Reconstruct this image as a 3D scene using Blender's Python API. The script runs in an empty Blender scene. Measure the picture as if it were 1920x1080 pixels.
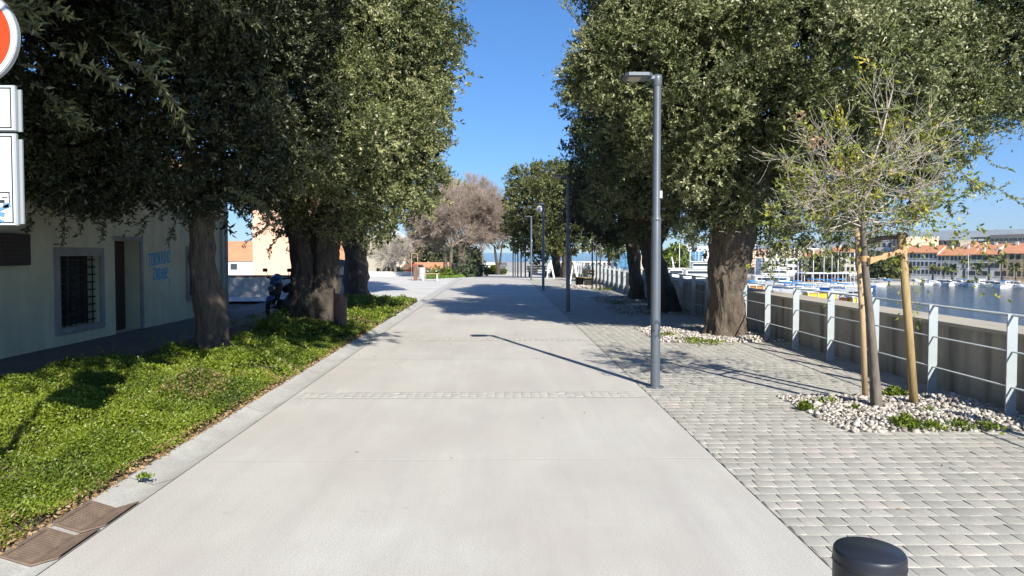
import bpy, math, random
import numpy as np
from mathutils import Vector, Matrix, Euler

random.seed(7)
rng = np.random.default_rng(11)
scene = bpy.context.scene
PI = math.pi
R = math.radians

# ------------------------------------------------------------------ camera
F = 1300.0
PITCH, YAW, SHY = R(1.8), R(-1.057), -26.0 / 1920
CAMZ = 1.7
camd = bpy.data.cameras.new('camera')
cam = bpy.data.objects.new('camera', camd)
scene.collection.objects.link(cam)
cam.location = (0, 0, CAMZ)
cam.rotation_euler = (PI / 2 - PITCH, 0, YAW)
camd.sensor_width = 36
camd.lens = 36 * F / 1920
camd.shift_y = SHY
camd.clip_start = 0.05
camd.clip_end = 30000
scene.camera = cam
CR = cam.rotation_euler.to_matrix()

# ------------------------------------------------------------------ sky and sun
SUN_EL = R(33.5)
SUN_H = Vector((0.362, -0.932, 0)).normalized()
SUN_DIR = Vector((SUN_H.x * math.cos(SUN_EL), SUN_H.y * math.cos(SUN_EL), math.sin(SUN_EL)))
world = bpy.data.worlds.new('World')
scene.world = world
world.use_nodes = True
wn = world.node_tree
wn.nodes.clear()
sky = wn.nodes.new('ShaderNodeTexSky')
sky.sky_type = 'NISHITA'
sky.sun_disc = False
sky.sun_elevation = SUN_EL
sky.sun_rotation = math.atan2(SUN_H.x, SUN_H.y)
sky.altitude = 0
sky.air_density = 0.8
sky.dust_density = 0.0
sky.ozone_density = 3.0
hsv = wn.nodes.new('ShaderNodeHueSaturation')
hsv.inputs['Saturation'].default_value = 1.15
bg = wn.nodes.new('ShaderNodeBackground')
bg.inputs['Strength'].default_value = 0.075
wo = wn.nodes.new('ShaderNodeOutputWorld')
wn.links.new(sky.outputs[0], hsv.inputs['Color'])
tintn = wn.nodes.new('ShaderNodeMix')
tintn.data_type = 'RGBA'
tintn.blend_type = 'MULTIPLY'
tintn.inputs[0].default_value = 1
tintn.inputs[7].default_value = (0.77, 0.99, 1.17, 1)
wn.links.new(hsv.outputs[0], tintn.inputs[6])
# the clear winter air keeps the horizon a little deeper than the model's
wtc = wn.nodes.new('ShaderNodeTexCoord')
wsep = wn.nodes.new('ShaderNodeSeparateXYZ')
wn.links.new(wtc.outputs['Generated'], wsep.inputs[0])
wrp = wn.nodes.new('ShaderNodeValToRGB')
wrp.color_ramp.elements[0].position = 0.0
wrp.color_ramp.elements[0].color = (0.70, 0.71, 0.80, 1)
wrp.color_ramp.elements[1].position = 0.32
wrp.color_ramp.elements[1].color = (1, 1, 1, 1)
wn.links.new(wsep.outputs['Z'], wrp.inputs[0])
hz = wn.nodes.new('ShaderNodeMix')
hz.data_type = 'RGBA'
hz.blend_type = 'MULTIPLY'
hz.inputs[0].default_value = 1
wn.links.new(tintn.outputs[2], hz.inputs[6])
wn.links.new(wrp.outputs[0], hz.inputs[7])
wn.links.new(hz.outputs[2], bg.inputs['Color'])
wn.links.new(bg.outputs[0], wo.inputs['Surface'])
sund = bpy.data.lights.new('sun', 'SUN')
sund.energy = 4.4
sund.angle = R(0.55)
sund.color = (1.0, 0.945, 0.84)
sun = bpy.data.objects.new('sun', sund)
scene.collection.objects.link(sun)
sun.rotation_euler = (-SUN_DIR).to_track_quat('-Z', 'Y').to_euler()
sun.location = (0, 0, 40)
scene.view_settings.view_transform = 'Standard'
scene.view_settings.look = 'None'
scene.view_settings.exposure = 1.0
scene.view_settings.gamma = 1
scene.view_settings.use_curve_mapping = False
scene.cycles.max_bounces = 6
scene.cycles.use_denoising = True


# ------------------------------------------------------------------ pixel helpers (photo pixels, 1920 wide)
def ray(px, py):
    v = Vector(((px - 960) / F, (540 - py) / F + SHY * 1920 / F, -1))
    return CR @ v


def P(px, py, Y):
    d = ray(px, py)
    return Vector((0, 0, CAMZ)) + d * (Y / d.y)


def G(px, py, z=0.0):
    d = ray(px, py)
    return Vector((0, 0, CAMZ)) + d * ((z - CAMZ) / d.z)


def gz(y):
    return 0.0 if y < 46 else -(y - 46) * 0.029


# ------------------------------------------------------------------ materials
def ramp(nt, fac, stops):
    r = nt.nodes.new('ShaderNodeValToRGB')
    while len(r.color_ramp.elements) < len(stops):
        r.color_ramp.elements.new(0.5)
    for e, (p, c) in zip(r.color_ramp.elements, stops):
        e.position = p
        e.color = (c[0], c[1], c[2], 1)
    nt.links.new(fac, r.inputs[0])
    return r.outputs[0]


def mat(name, col, rough=0.7, metal=0.0, noise=None, bump=None, spec=0.5, coords='Object', col2=None, tint=None, stretch=None, speck=None):
    """noise=(scale, detail) mixes col..col2 ; bump=(scale, strength, dist)"""
    m = bpy.data.materials.new(name)
    m.use_nodes = True
    nt = m.node_tree
    b = nt.nodes['Principled BSDF']
    b.inputs['Roughness'].default_value = rough
    b.inputs['Metallic'].default_value = metal
    b.inputs['Specular IOR Level'].default_value = spec
    b.inputs['Base Color'].default_value = (*col, 1)
    tc = nt.nodes.new('ShaderNodeTexCoord')
    vec = tc.outputs[coords]
    if stretch:
        mp = nt.nodes.new('ShaderNodeMapping')
        mp.inputs['Scale'].default_value = stretch
        nt.links.new(vec, mp.inputs[0])
        vec = mp.outputs[0]
    out = None
    if noise:
        n = nt.nodes.new('ShaderNodeTexNoise')
        n.inputs['Scale'].default_value = noise[0]
        n.inputs['Detail'].default_value = noise[1]
        n.inputs['Roughness'].default_value = 0.65
        nt.links.new(vec, n.inputs['Vector'])
        out = ramp(nt, n.outputs['Fac'], [(0.32, col), (0.68, col2 or tuple(c * 0.7 for c in col))])
    if speck:
        n = nt.nodes.new('ShaderNodeTexNoise')
        n.inputs['Scale'].default_value = speck[0]
        n.inputs['Detail'].default_value = 2
        nt.links.new(vec, n.inputs['Vector'])
        mx = nt.nodes.new('ShaderNodeMix')
        mx.data_type = 'RGBA'
        mx.blend_type = 'MULTIPLY'
        mx.inputs[0].default_value = 1
        if out is None:
            mx.inputs[6].default_value = (*col, 1)
        else:
            nt.links.new(out, mx.inputs[6])
        lo, hi = 1 - speck[1], 1 + speck[1]
        nt.links.new(ramp(nt, n.outputs['Fac'], [(0.3, (lo, lo, lo)), (0.7, (hi, hi, hi))]), mx.inputs[7])
        out = mx.outputs[2]
    if tint:
        a = nt.nodes.new('ShaderNodeAttribute')
        a.attribute_name = 'tint'
        tcol = ramp(nt, a.outputs['Fac'], tint)
        if out is None:
            out = tcol
        else:
            mx = nt.nodes.new('ShaderNodeMix')
            mx.data_type = 'RGBA'
            mx.blend_type = 'MULTIPLY'
            mx.inputs[0].default_value = 1
            nt.links.new(out, mx.inputs[6])
            nt.links.new(tcol, mx.inputs[7])
            out = mx.outputs[2]
    if out is not None:
        nt.links.new(out, b.inputs['Base Color'])
    if bump:
        n = nt.nodes.new('ShaderNodeTexNoise')
        n.inputs['Scale'].default_value = bump[0]
        n.inputs['Detail'].default_value = 6
        nt.links.new(vec, n.inputs['Vector'])
        bp = nt.nodes.new('ShaderNodeBump')
        bp.inputs['Strength'].default_value = bump[1]
        bp.inputs['Distance'].default_value = bump[2]
        nt.links.new(n.outputs['Fac'], bp.inputs['Height'])
        nt.links.new(bp.outputs[0], b.inputs['Normal'])
    return m


def leafmat(name, stops, rough=0.45, trans=0.25, spec=0.5):
    m = mat(name, stops[0][1], rough, tint=stops, spec=spec)
    nt = m.node_tree
    b = nt.nodes['Principled BSDF']
    src = b.inputs['Base Color'].links[0].from_socket
    t = nt.nodes.new('ShaderNodeBsdfTranslucent')
    nt.links.new(src, t.inputs['Color'])
    mx = nt.nodes.new('ShaderNodeMixShader')
    mx.inputs[0].default_value = trans
    nt.links.new(b.outputs[0], mx.inputs[1])
    nt.links.new(t.outputs[0], mx.inputs[2])
    nt.links.new(mx.outputs[0], nt.nodes['Material Output'].inputs['Surface'])
    return m


M = {}
M['road'] = mat('road_concrete', (0.545, 0.53, 0.48), 0.85, noise=(0.55, 6), col2=(0.47, 0.45, 0.41), bump=(150, 0.22, 0.004), speck=(120, 0.24))
M['kerb'] = mat('kerb_concrete', (0.50, 0.495, 0.46), 0.85, noise=(2.2, 6), col2=(0.39, 0.385, 0.355), bump=(60, 0.3, 0.005), speck=(60, 0.12))
M['joint'] = mat('joint_mortar', (0.52, 0.50, 0.45), 0.9, noise=(8, 5), col2=(0.40, 0.385, 0.34), bump=(90, 0.3, 0.004))
M['jointpale'] = mat('pale_joint', (0.60, 0.58, 0.54), 0.9)
M['groove'] = mat('dark_groove', (0.16, 0.15, 0.14), 0.9)
M['plaza'] = mat('plaza_paving', (0.62, 0.60, 0.56), 0.8, noise=(0.6, 5), col2=(0.5, 0.48, 0.45), bump=(40, 0.2, 0.004))
M['sett'] = mat('stone_sett', (1, 1, 1), 0.8, noise=(14, 5), col2=(0.80, 0.80, 0.79), bump=(70, 0.35, 0.006), speck=(130, 0.12),
                tint=[(0, (0.35, 0.34, 0.30)), (0.35, (0.405, 0.39, 0.345)), (0.75, (0.45, 0.432, 0.385)), (0.95, (0.48, 0.445, 0.40)), (1, (0.51, 0.43, 0.385))])
M['bandsett'] = mat('band_sett', (1, 1, 1), 0.8, bump=(70, 0.3, 0.004), speck=(120, 0.1),
                    tint=[(0, (0.40, 0.385, 0.35)), (1, (0.46, 0.445, 0.405))])
M['soil'] = mat('soil', (0.075, 0.06, 0.045), 0.95, noise=(5, 6), col2=(0.13, 0.10, 0.075), bump=(30, 0.6, 0.02))
M['path'] = mat('side_path_paving', (0.17, 0.16, 0.15), 0.9, noise=(1.5, 6), col2=(0.11, 0.10, 0.095), bump=(40, 0.4, 0.006))
M['gravelbed'] = mat('gravel_bed', (0.30, 0.27, 0.23), 0.95, noise=(12, 4), col2=(0.16, 0.14, 0.12), bump=(50, 0.5, 0.01))
M['gravel'] = mat('pit_gravel', (1, 1, 1), 0.75, bump=(60, 0.3, 0.004), tint=[(0, (0.18, 0.16, 0.14)), (0.25, (0.31, 0.28, 0.24)), (0.6, (0.45, 0.415, 0.365)), (0.9, (0.60, 0.565, 0.51)), (1, (0.50, 0.43, 0.37))])
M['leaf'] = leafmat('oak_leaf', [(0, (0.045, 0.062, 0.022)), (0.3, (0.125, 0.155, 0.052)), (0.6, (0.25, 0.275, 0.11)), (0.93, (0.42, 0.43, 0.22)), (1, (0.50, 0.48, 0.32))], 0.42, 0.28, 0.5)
M['leafdark'] = leafmat('dark_and_shaded_leaf', [(0, (0.025, 0.034, 0.014)), (0.5, (0.065, 0.08, 0.034)), (0.94, (0.14, 0.155, 0.07)), (1, (0.30, 0.31, 0.19))], 0.45, 0.12, 0.5)  # dark green; on the oaks it stands in for shade on the crowns
M['leafolive'] = leafmat('olive_oak_leaf', [(0, (0.055, 0.07, 0.022)), (0.4, (0.125, 0.145, 0.045)), (0.85, (0.22, 0.23, 0.08)), (1, (0.33, 0.31, 0.15))], 0.5, 0.25)
M['shrub'] = leafmat('shrub_leaf', [(0, (0.045, 0.07, 0.03)), (0.6, (0.10, 0.14, 0.06)), (1, (0.22, 0.25, 0.16))], 0.5, 0.25)
M['cover'] = leafmat('ground_cover_leaf', [(0, (0.05, 0.085, 0.012)), (0.4, (0.135, 0.195, 0.018)), (0.8, (0.26, 0.325, 0.03)), (0.95, (0.31, 0.38, 0.085)), (1, (0.36, 0.26, 0.12))], 0.45, 0.3)
M['grass'] = leafmat('grass_blade', [(0, (0.08, 0.17, 0.02)), (0.6, (0.16, 0.30, 0.035)), (1, (0.26, 0.36, 0.07))], 0.55, 0.3)
M['dryleaf'] = leafmat('dry_leaf', [(0, (0.24, 0.14, 0.06)), (0.6, (0.38, 0.25, 0.12)), (1, (0.5, 0.38, 0.22))], 0.7, 0.2)
M['yleaf'] = leafmat('yellow_green_leaf', [(0, (0.12, 0.17, 0.03)), (0.4, (0.24, 0.29, 0.045)), (0.75, (0.46, 0.42, 0.04)), (0.95, (0.60, 0.48, 0.05)), (1, (0.45, 0.30, 0.17))], 0.5, 0.3)
M['bark'] = mat('oak_bark', (0.10, 0.082, 0.064), 0.95, noise=(12, 8), col2=(0.035, 0.029, 0.024), bump=(26, 1.0, 0.05), stretch=(1, 1, 0.35))
M['barkbrown'] = mat('brown_bark', (0.15, 0.118, 0.085), 0.95, noise=(14, 8), col2=(0.055, 0.044, 0.033), bump=(30, 1.0, 0.04), stretch=(1, 1, 0.35))
M['barkpale'] = mat('pale_bark', (0.19, 0.165, 0.13), 0.9, noise=(14, 6), col2=(0.10, 0.085, 0.07), bump=(40, 0.5, 0.01), stretch=(1, 1, 0.4))
M['twig'] = mat('bare_twig', (0.42, 0.34, 0.275), 0.85, noise=(3, 3), col2=(0.31, 0.245, 0.20))
M['twiggrey'] = mat('grey_twig', (0.48, 0.44, 0.37), 0.85, noise=(6, 3), col2=(0.34, 0.30, 0.25))
M['stake'] = mat('treated_stake_wood', (0.40, 0.29, 0.13), 0.75, noise=(10, 6), col2=(0.24, 0.17, 0.075), bump=(30, 0.5, 0.004), stretch=(3, 3, 0.3))
M['stakepale'] = mat('pale_stake_wood', (0.50, 0.37, 0.22), 0.75, noise=(10, 6), col2=(0.36, 0.255, 0.145), bump=(30, 0.5, 0.004), stretch=(3, 3, 0.3))
M['strap'] = mat('brown_tree_strap', (0.50, 0.32, 0.16), 0.7, noise=(30, 3), col2=(0.4, 0.25, 0.12))
M['lamp'] = mat('grey_painted_steel', (0.105, 0.125, 0.15), 0.38, 0.25, noise=(4, 5), col2=(0.125, 0.145, 0.17), spec=0.6)
M['lampglass'] = mat('lamp_lens', (0.62, 0.58, 0.45), 0.25, noise=(60, 2), col2=(0.5, 0.47, 0.36))
M['lampdark'] = mat('lamp_underside', (0.16, 0.165, 0.175), 0.5, 0.2)
M['rail'] = mat('railing_paint', (0.42, 0.46, 0.475), 0.45, 0.15, noise=(5, 5), col2=(0.36, 0.40, 0.42), spec=0.6)
M['white'] = mat('white_paint', (0.80, 0.80, 0.79), 0.45, noise=(2, 4), col2=(0.70, 0.70, 0.70))
M['offwhite'] = mat('offwhite_render', (0.70, 0.68, 0.64), 0.8, noise=(1, 4), col2=(0.6, 0.58, 0.55))
M['bollard'] = mat('dark_bollard_steel', (0.018, 0.022, 0.032), 0.42, 0.1, noise=(25, 5), col2=(0.024, 0.028, 0.038), bump=(60, 0.12, 0.002))
M['signred'] = mat('sign_red', (0.78, 0.055, 0.008), 0.4, noise=(40, 2), col2=(0.72, 0.05, 0.008))
M['signwhite'] = mat('sign_white', (0.66, 0.72, 0.74), 0.4, noise=(3, 3), col2=(0.6, 0.67, 0.7))
M['signgrey'] = mat('sign_grey', (0.36, 0.39, 0.41), 0.45, 0.3)
M['signink'] = mat('sign_black_line', (0.03, 0.03, 0.035), 0.5)
M['signblue'] = mat('sign_blue_mark', (0.12, 0.26, 0.48), 0.5)
M['orange'] = mat('roof_tile', (0.58, 0.27, 0.14), 0.85, noise=(0.7, 5), col2=(0.45, 0.205, 0.11), bump=(4, 0.5, 0.1))
M['rust'] = mat('rusted_steel', (0.20, 0.115, 0.075), 0.8, noise=(12, 6), col2=(0.115, 0.07, 0.05), bump=(50, 0.3, 0.003))
M['grate'] = mat('worn_iron_grate', (0.23, 0.165, 0.12), 0.75, 0.1, noise=(14, 6), col2=(0.14, 0.10, 0.075), bump=(60, 0.4, 0.003))
M['binbrown'] = mat('bin_brown', (0.085, 0.045, 0.042), 0.6, noise=(8, 5), col2=(0.055, 0.032, 0.03))
M['glass'] = mat('window_glass', (0.03, 0.04, 0.05), 0.12, spec=0.8)
M['winblue'] = mat('blue_facade_glass', (0.06, 0.17, 0.30), 0.15, spec=0.8, noise=(0.5, 2), col2=(0.10, 0.25, 0.40))
M['black'] = mat('matt_black', (0.02, 0.02, 0.022), 0.6)
M['rubber'] = mat('rubber', (0.015, 0.015, 0.016), 0.85)
M['iron'] = mat('wrought_iron', (0.02, 0.018, 0.017), 0.6, 0.4)
M['door'] = mat('dark_door_wood', (0.075, 0.05, 0.036), 0.7, noise=(6, 5), col2=(0.045, 0.03, 0.024), stretch=(4, 4, 0.5))
M['stonetrim'] = mat('stone_surround', (0.36, 0.345, 0.31), 0.9, noise=(3, 6), col2=(0.24, 0.23, 0.21), bump=(30, 0.5, 0.008))
M['graffiti'] = mat('graffiti_paint', (0.04, 0.36, 0.62), 0.6)
M['blue'] = mat('blue_paint', (0.015, 0.07, 0.24), 0.3, spec=0.7)
M['bluetarp'] = mat('blue_tarpaulin', (0.03, 0.25, 0.60), 0.6, noise=(2, 4), col2=(0.02, 0.16, 0.42))
M['yellow'] = mat('yellow_canvas', (0.85, 0.50, 0.03), 0.6, noise=(1.5, 4), col2=(0.72, 0.38, 0.02))
M['amber'] = mat('amber_blind', (0.50, 0.22, 0.05), 0.5, noise=(2, 3), col2=(0.38, 0.16, 0.04))
M['red'] = mat('red_paint', (0.55, 0.06, 0.05), 0.5)
M['chrome'] = mat('bright_metal', (0.6, 0.6, 0.6), 0.25, 0.9)
M['pink'] = mat('peach_render', (0.72, 0.46, 0.33), 0.85, noise=(0.6, 5), col2=(0.64, 0.41, 0.30))
M['tan'] = mat('tan_render', (0.36, 0.33, 0.26), 0.9, noise=(0.5, 5), col2=(0.30, 0.275, 0.22))
M['cream'] = mat('cream_render', (0.62, 0.57, 0.46), 0.9, noise=(0.5, 5), col2=(0.53, 0.48, 0.39))
M['greyblue'] = mat('grey_render', (0.60, 0.60, 0.59), 0.9, noise=(0.3, 5), col2=(0.52, 0.52, 0.52))
M['ochre'] = mat('ochre_render', (0.52, 0.38, 0.22), 0.9, noise=(0.3, 5), col2=(0.43, 0.32, 0.19))
M['brownstripe'] = mat('brown_render', (0.40, 0.30, 0.25), 0.9, noise=(0.4, 4), col2=(0.33, 0.25, 0.21))
M['darkblock'] = mat('dark_grey_render', (0.12, 0.125, 0.135), 0.8)
M['skin'] = mat('skin', (0.5, 0.33, 0.25), 0.6)
M['cloth'] = mat('dark_grey_cloth', (0.12, 0.12, 0.13), 0.9)
M['clothb'] = mat('black_cloth', (0.025, 0.025, 0.03), 0.9)
M['concrete'] = mat('pale_pier_concrete', (0.42, 0.40, 0.36), 0.9, noise=(0.3, 5), col2=(0.33, 0.31, 0.28))
M['land'] = mat('dry_land', (0.20, 0.19, 0.13), 0.95, noise=(0.02, 6), col2=(0.12, 0.14, 0.08))
M['mountain'] = mat('limestone_mountain', (0.32, 0.33, 0.33), 0.95, noise=(0.0012, 8), col2=(0.16, 0.19, 0.15))
M['pier'] = mat('wall_cap_stone', (0.46, 0.42, 0.35), 0.9, noise=(1.5, 6), col2=(0.36, 0.33, 0.27), bump=(30, 0.3, 0.004))


def streaky(name, base, dark, moss):
    """stained concrete: vertical dark runs below the cap, blotches of moss"""
    m = mat(name, base, 0.92, noise=(1.3, 7), col2=tuple(c * 0.72 for c in base), bump=(18, 0.45, 0.012), speck=(70, 0.12))
    nt = m.node_tree
    b = nt.nodes['Principled BSDF']
    src = b.inputs['Base Color'].links[0].from_socket
    tc = nt.nodes.new('ShaderNodeTexCoord')
    mp = nt.nodes.new('ShaderNodeMapping')
    mp.inputs['Scale'].default_value = (2.6, 2.6, 0.30)
    nt.links.new(tc.outputs['Object'], mp.inputs[0])
    n = nt.nodes.new('ShaderNodeTexNoise')
    n.inputs['Scale'].default_value = 1.6
    n.inputs['Detail'].default_value = 7
    nt.links.new(mp.outputs[0], n.inputs['Vector'])
    k = ramp(nt, n.outputs['Fac'], [(0.47, (0, 0, 0)), (0.66, (1, 1, 1))])
    mx = nt.nodes.new('ShaderNodeMix')
    mx.data_type = 'RGBA'
    nt.links.new(k, mx.inputs[0])
    nt.links.new(src, mx.inputs[6])
    mx.inputs[7].default_value = (*dark, 1)
    n2 = nt.nodes.new('ShaderNodeTexNoise')
    n2.inputs['Scale'].default_value = 1.1
    n2.inputs['Detail'].default_value = 6
    nt.links.new(tc.outputs['Object'], n2.inputs['Vector'])
    k2 = ramp(nt, n2.outputs['Fac'], [(0.56, (0, 0, 0)), (0.72, (0.8, 0.8, 0.8))])
    mx2 = nt.nodes.new('ShaderNodeMix')
    mx2.data_type = 'RGBA'
    nt.links.new(k2, mx2.inputs[0])
    nt.links.new(mx.outputs[2], mx2.inputs[6])
    mx2.inputs[7].default_value = (*moss, 1)
    nt.links.new(mx2.outputs[2], b.inputs['Base Color'])
    return m


M['seawall'] = streaky('stained_concrete', (0.45, 0.41, 0.335), (0.17, 0.155, 0.125), (0.27, 0.245, 0.175))
M['housewall'] = streaky('old_cream_render', (0.74, 0.70, 0.48), (0.56, 0.53, 0.37), (0.62, 0.58, 0.42))
M['gardenwall'] = streaky('white_garden_wall_render', (0.52, 0.52, 0.50), (0.42, 0.42, 0.41), (0.46, 0.46, 0.43))


def watermat():
    m = mat('harbour_water', (0.025, 0.055, 0.062), 0.12, spec=0.5)
    nt = m.node_tree
    b = nt.nodes['Principled BSDF']
    tc = nt.nodes.new('ShaderNodeTexCoord')
    mp = nt.nodes.new('ShaderNodeMapping')
    mp.inputs['Scale'].default_value = (0.55, 1.0, 1)
    mp.inputs['Rotation'].default_value = (0, 0, R(30))
    nt.links.new(tc.outputs['Object'], mp.inputs[0])
    n = nt.nodes.new('ShaderNodeTexNoise')
    n.inputs['Scale'].default_value = 0.55
    n.inputs['Detail'].default_value = 6
    n.inputs['Roughness'].default_value = 0.6
    nt.links.new(mp.outputs[0], n.inputs['Vector'])
    bp = nt.nodes.new('ShaderNodeBump')
    bp.inputs['Strength'].default_value = 0.6
    bp.inputs['Distance'].default_value = 0.6
    nt.links.new(n.outputs['Fac'], bp.inputs['Height'])
    nt.links.new(bp.outputs[0], b.inputs['Normal'])
    return m


M['water'] = watermat()


def stain(m, layers):
    # darker worn patches and runs with a shape of their own: (scale, stretch, lo, hi, colour)
    nt = m.node_tree
    b = nt.nodes['Principled BSDF']
    src = b.inputs['Base Color'].links[0].from_socket
    tc = nt.nodes.new('ShaderNodeTexCoord')
    for sc, st, lo, hi, c, w in layers:
        mp = nt.nodes.new('ShaderNodeMapping')
        mp.inputs['Scale'].default_value = st
        mp.inputs['Location'].default_value = (sc, w * 7, 0)
        nt.links.new(tc.outputs['Object'], mp.inputs[0])
        n = nt.nodes.new('ShaderNodeTexNoise')
        n.inputs['Scale'].default_value = sc
        n.inputs['Detail'].default_value = 8
        n.inputs['Roughness'].default_value = 0.7
        nt.links.new(mp.outputs[0], n.inputs['Vector'])
        k = ramp(nt, n.outputs['Fac'], [(lo, (0, 0, 0)), (hi, (w, w, w))])
        mx = nt.nodes.new('ShaderNodeMix')
        mx.data_type = 'RGBA'
        nt.links.new(k, mx.inputs[0])
        nt.links.new(src, mx.inputs[6])
        mx.inputs[7].default_value = (*c, 1)
        src = mx.outputs[2]
    nt.links.new(src, b.inputs['Base Color'])


stain(M['road'], [(0.9, (1, .3, 1), .44, .64, (.39, .365, .34), .5), (0.4, (1, 1, 1), .46, .62, (.47, .42, .38), .45), (5.5, (1, 1, 1), .62, .70, (.32, .295, .27), .35), (1.6, (1.6, .08, 1), .48, .70, (.39, .37, .345), .4), (26, (1, 1, 1), .66, .72, (.25, .23, .21), .5)])
stain(M['kerb'], [(2.0, (1, .6, 1), .50, .70, (.30, .285, .25), .5), (9, (1, 1, 1), .62, .72, (.26, .245, .21), .5)])
stain(M['sett'], [(1.1, (1, 1, 1), .50, .70, (.31, .295, .26), .45), (0.5, (1, 1, 1), .50, .66, (.53, .51, .47), .35), (14, (1, 1, 1), .64, .72, (.22, .21, .185), .5)])
stain(M['joint'], [(4, (1, 1, 1), .50, .62, (.30, .28, .235), .7)])
stain(M['rail'], [(7, (1, 1, .3), .62, .72, (.30, .25, .20), .5)])
stain(M['lamp'], [(5, (1, 1, .25), .60, .74, (.19, .19, .185), .45)])
stain(M['bollard'], [(60, (1, 1, 1), .70, .73, (.25, .25, .25), .8), (7, (1, 1, .4), .55, .75, (.05, .05, .052), .5)])


# ------------------------------------------------------------------ object helpers
COL = scene.collection


def link(name, me, m=None, parent=None):
    o = bpy.data.objects.new(name, me)
    COL.objects.link(o)
    if m is not None and me is not None and hasattr(me, 'materials') and len(me.materials) == 0:
        me.materials.append(m)
    if parent is not None:
        o.parent = parent
    return o


def tag(o, label=None, cat=None, group=None, kind=None):
    if label:
        o['label'] = label
    if cat:
        o['category'] = cat
    if group:
        o['group'] = group
    if kind:
        o['kind'] = kind
    return o


def empty(name, loc, rz=0.0, label=None, cat=None, group=None):
    o = bpy.data.objects.new(name, None)
    COL.objects.link(o)
    o.location = loc
    o.rotation_euler = (0, 0, rz)
    o.empty_display_size = 0.1
    return tag(o, label, cat, group)


def copy_tree(o, parent=None):
    c = o.copy()
    COL.objects.link(c)
    c.parent = parent
    for ch in list(o.children):
        copy_tree(ch, c)
    return c


def npmesh(name, V, Fq, tint=None, smooth=False):
    """V (n,3), Fq (m,k) all faces with k corners, tint per face"""
    V = np.ascontiguousarray(V, dtype=np.float32)
    Fq = np.ascontiguousarray(Fq, dtype=np.int32)
    me = bpy.data.meshes.new(name)
    m, k = Fq.shape
    me.vertices.add(len(V))
    me.vertices.foreach_set('co', V.ravel())
    me.loops.add(m * k)
    me.loops.foreach_set('vertex_index', Fq.ravel())
    me.polygons.add(m)
    me.polygons.foreach_set('loop_start', np.arange(0, m * k, k, dtype=np.int32))
    me.polygons.foreach_set('loop_total', np.full(m, k, dtype=np.int32))
    if smooth:
        me.polygons.foreach_set('use_smooth', np.ones(m, dtype=bool))
    if tint is not None:
        a = me.attributes.new('tint', 'FLOAT', 'FACE')
        a.data.foreach_set('value', np.ascontiguousarray(tint, dtype=np.float32))
    me.update(calc_edges=True)
    return me


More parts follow.
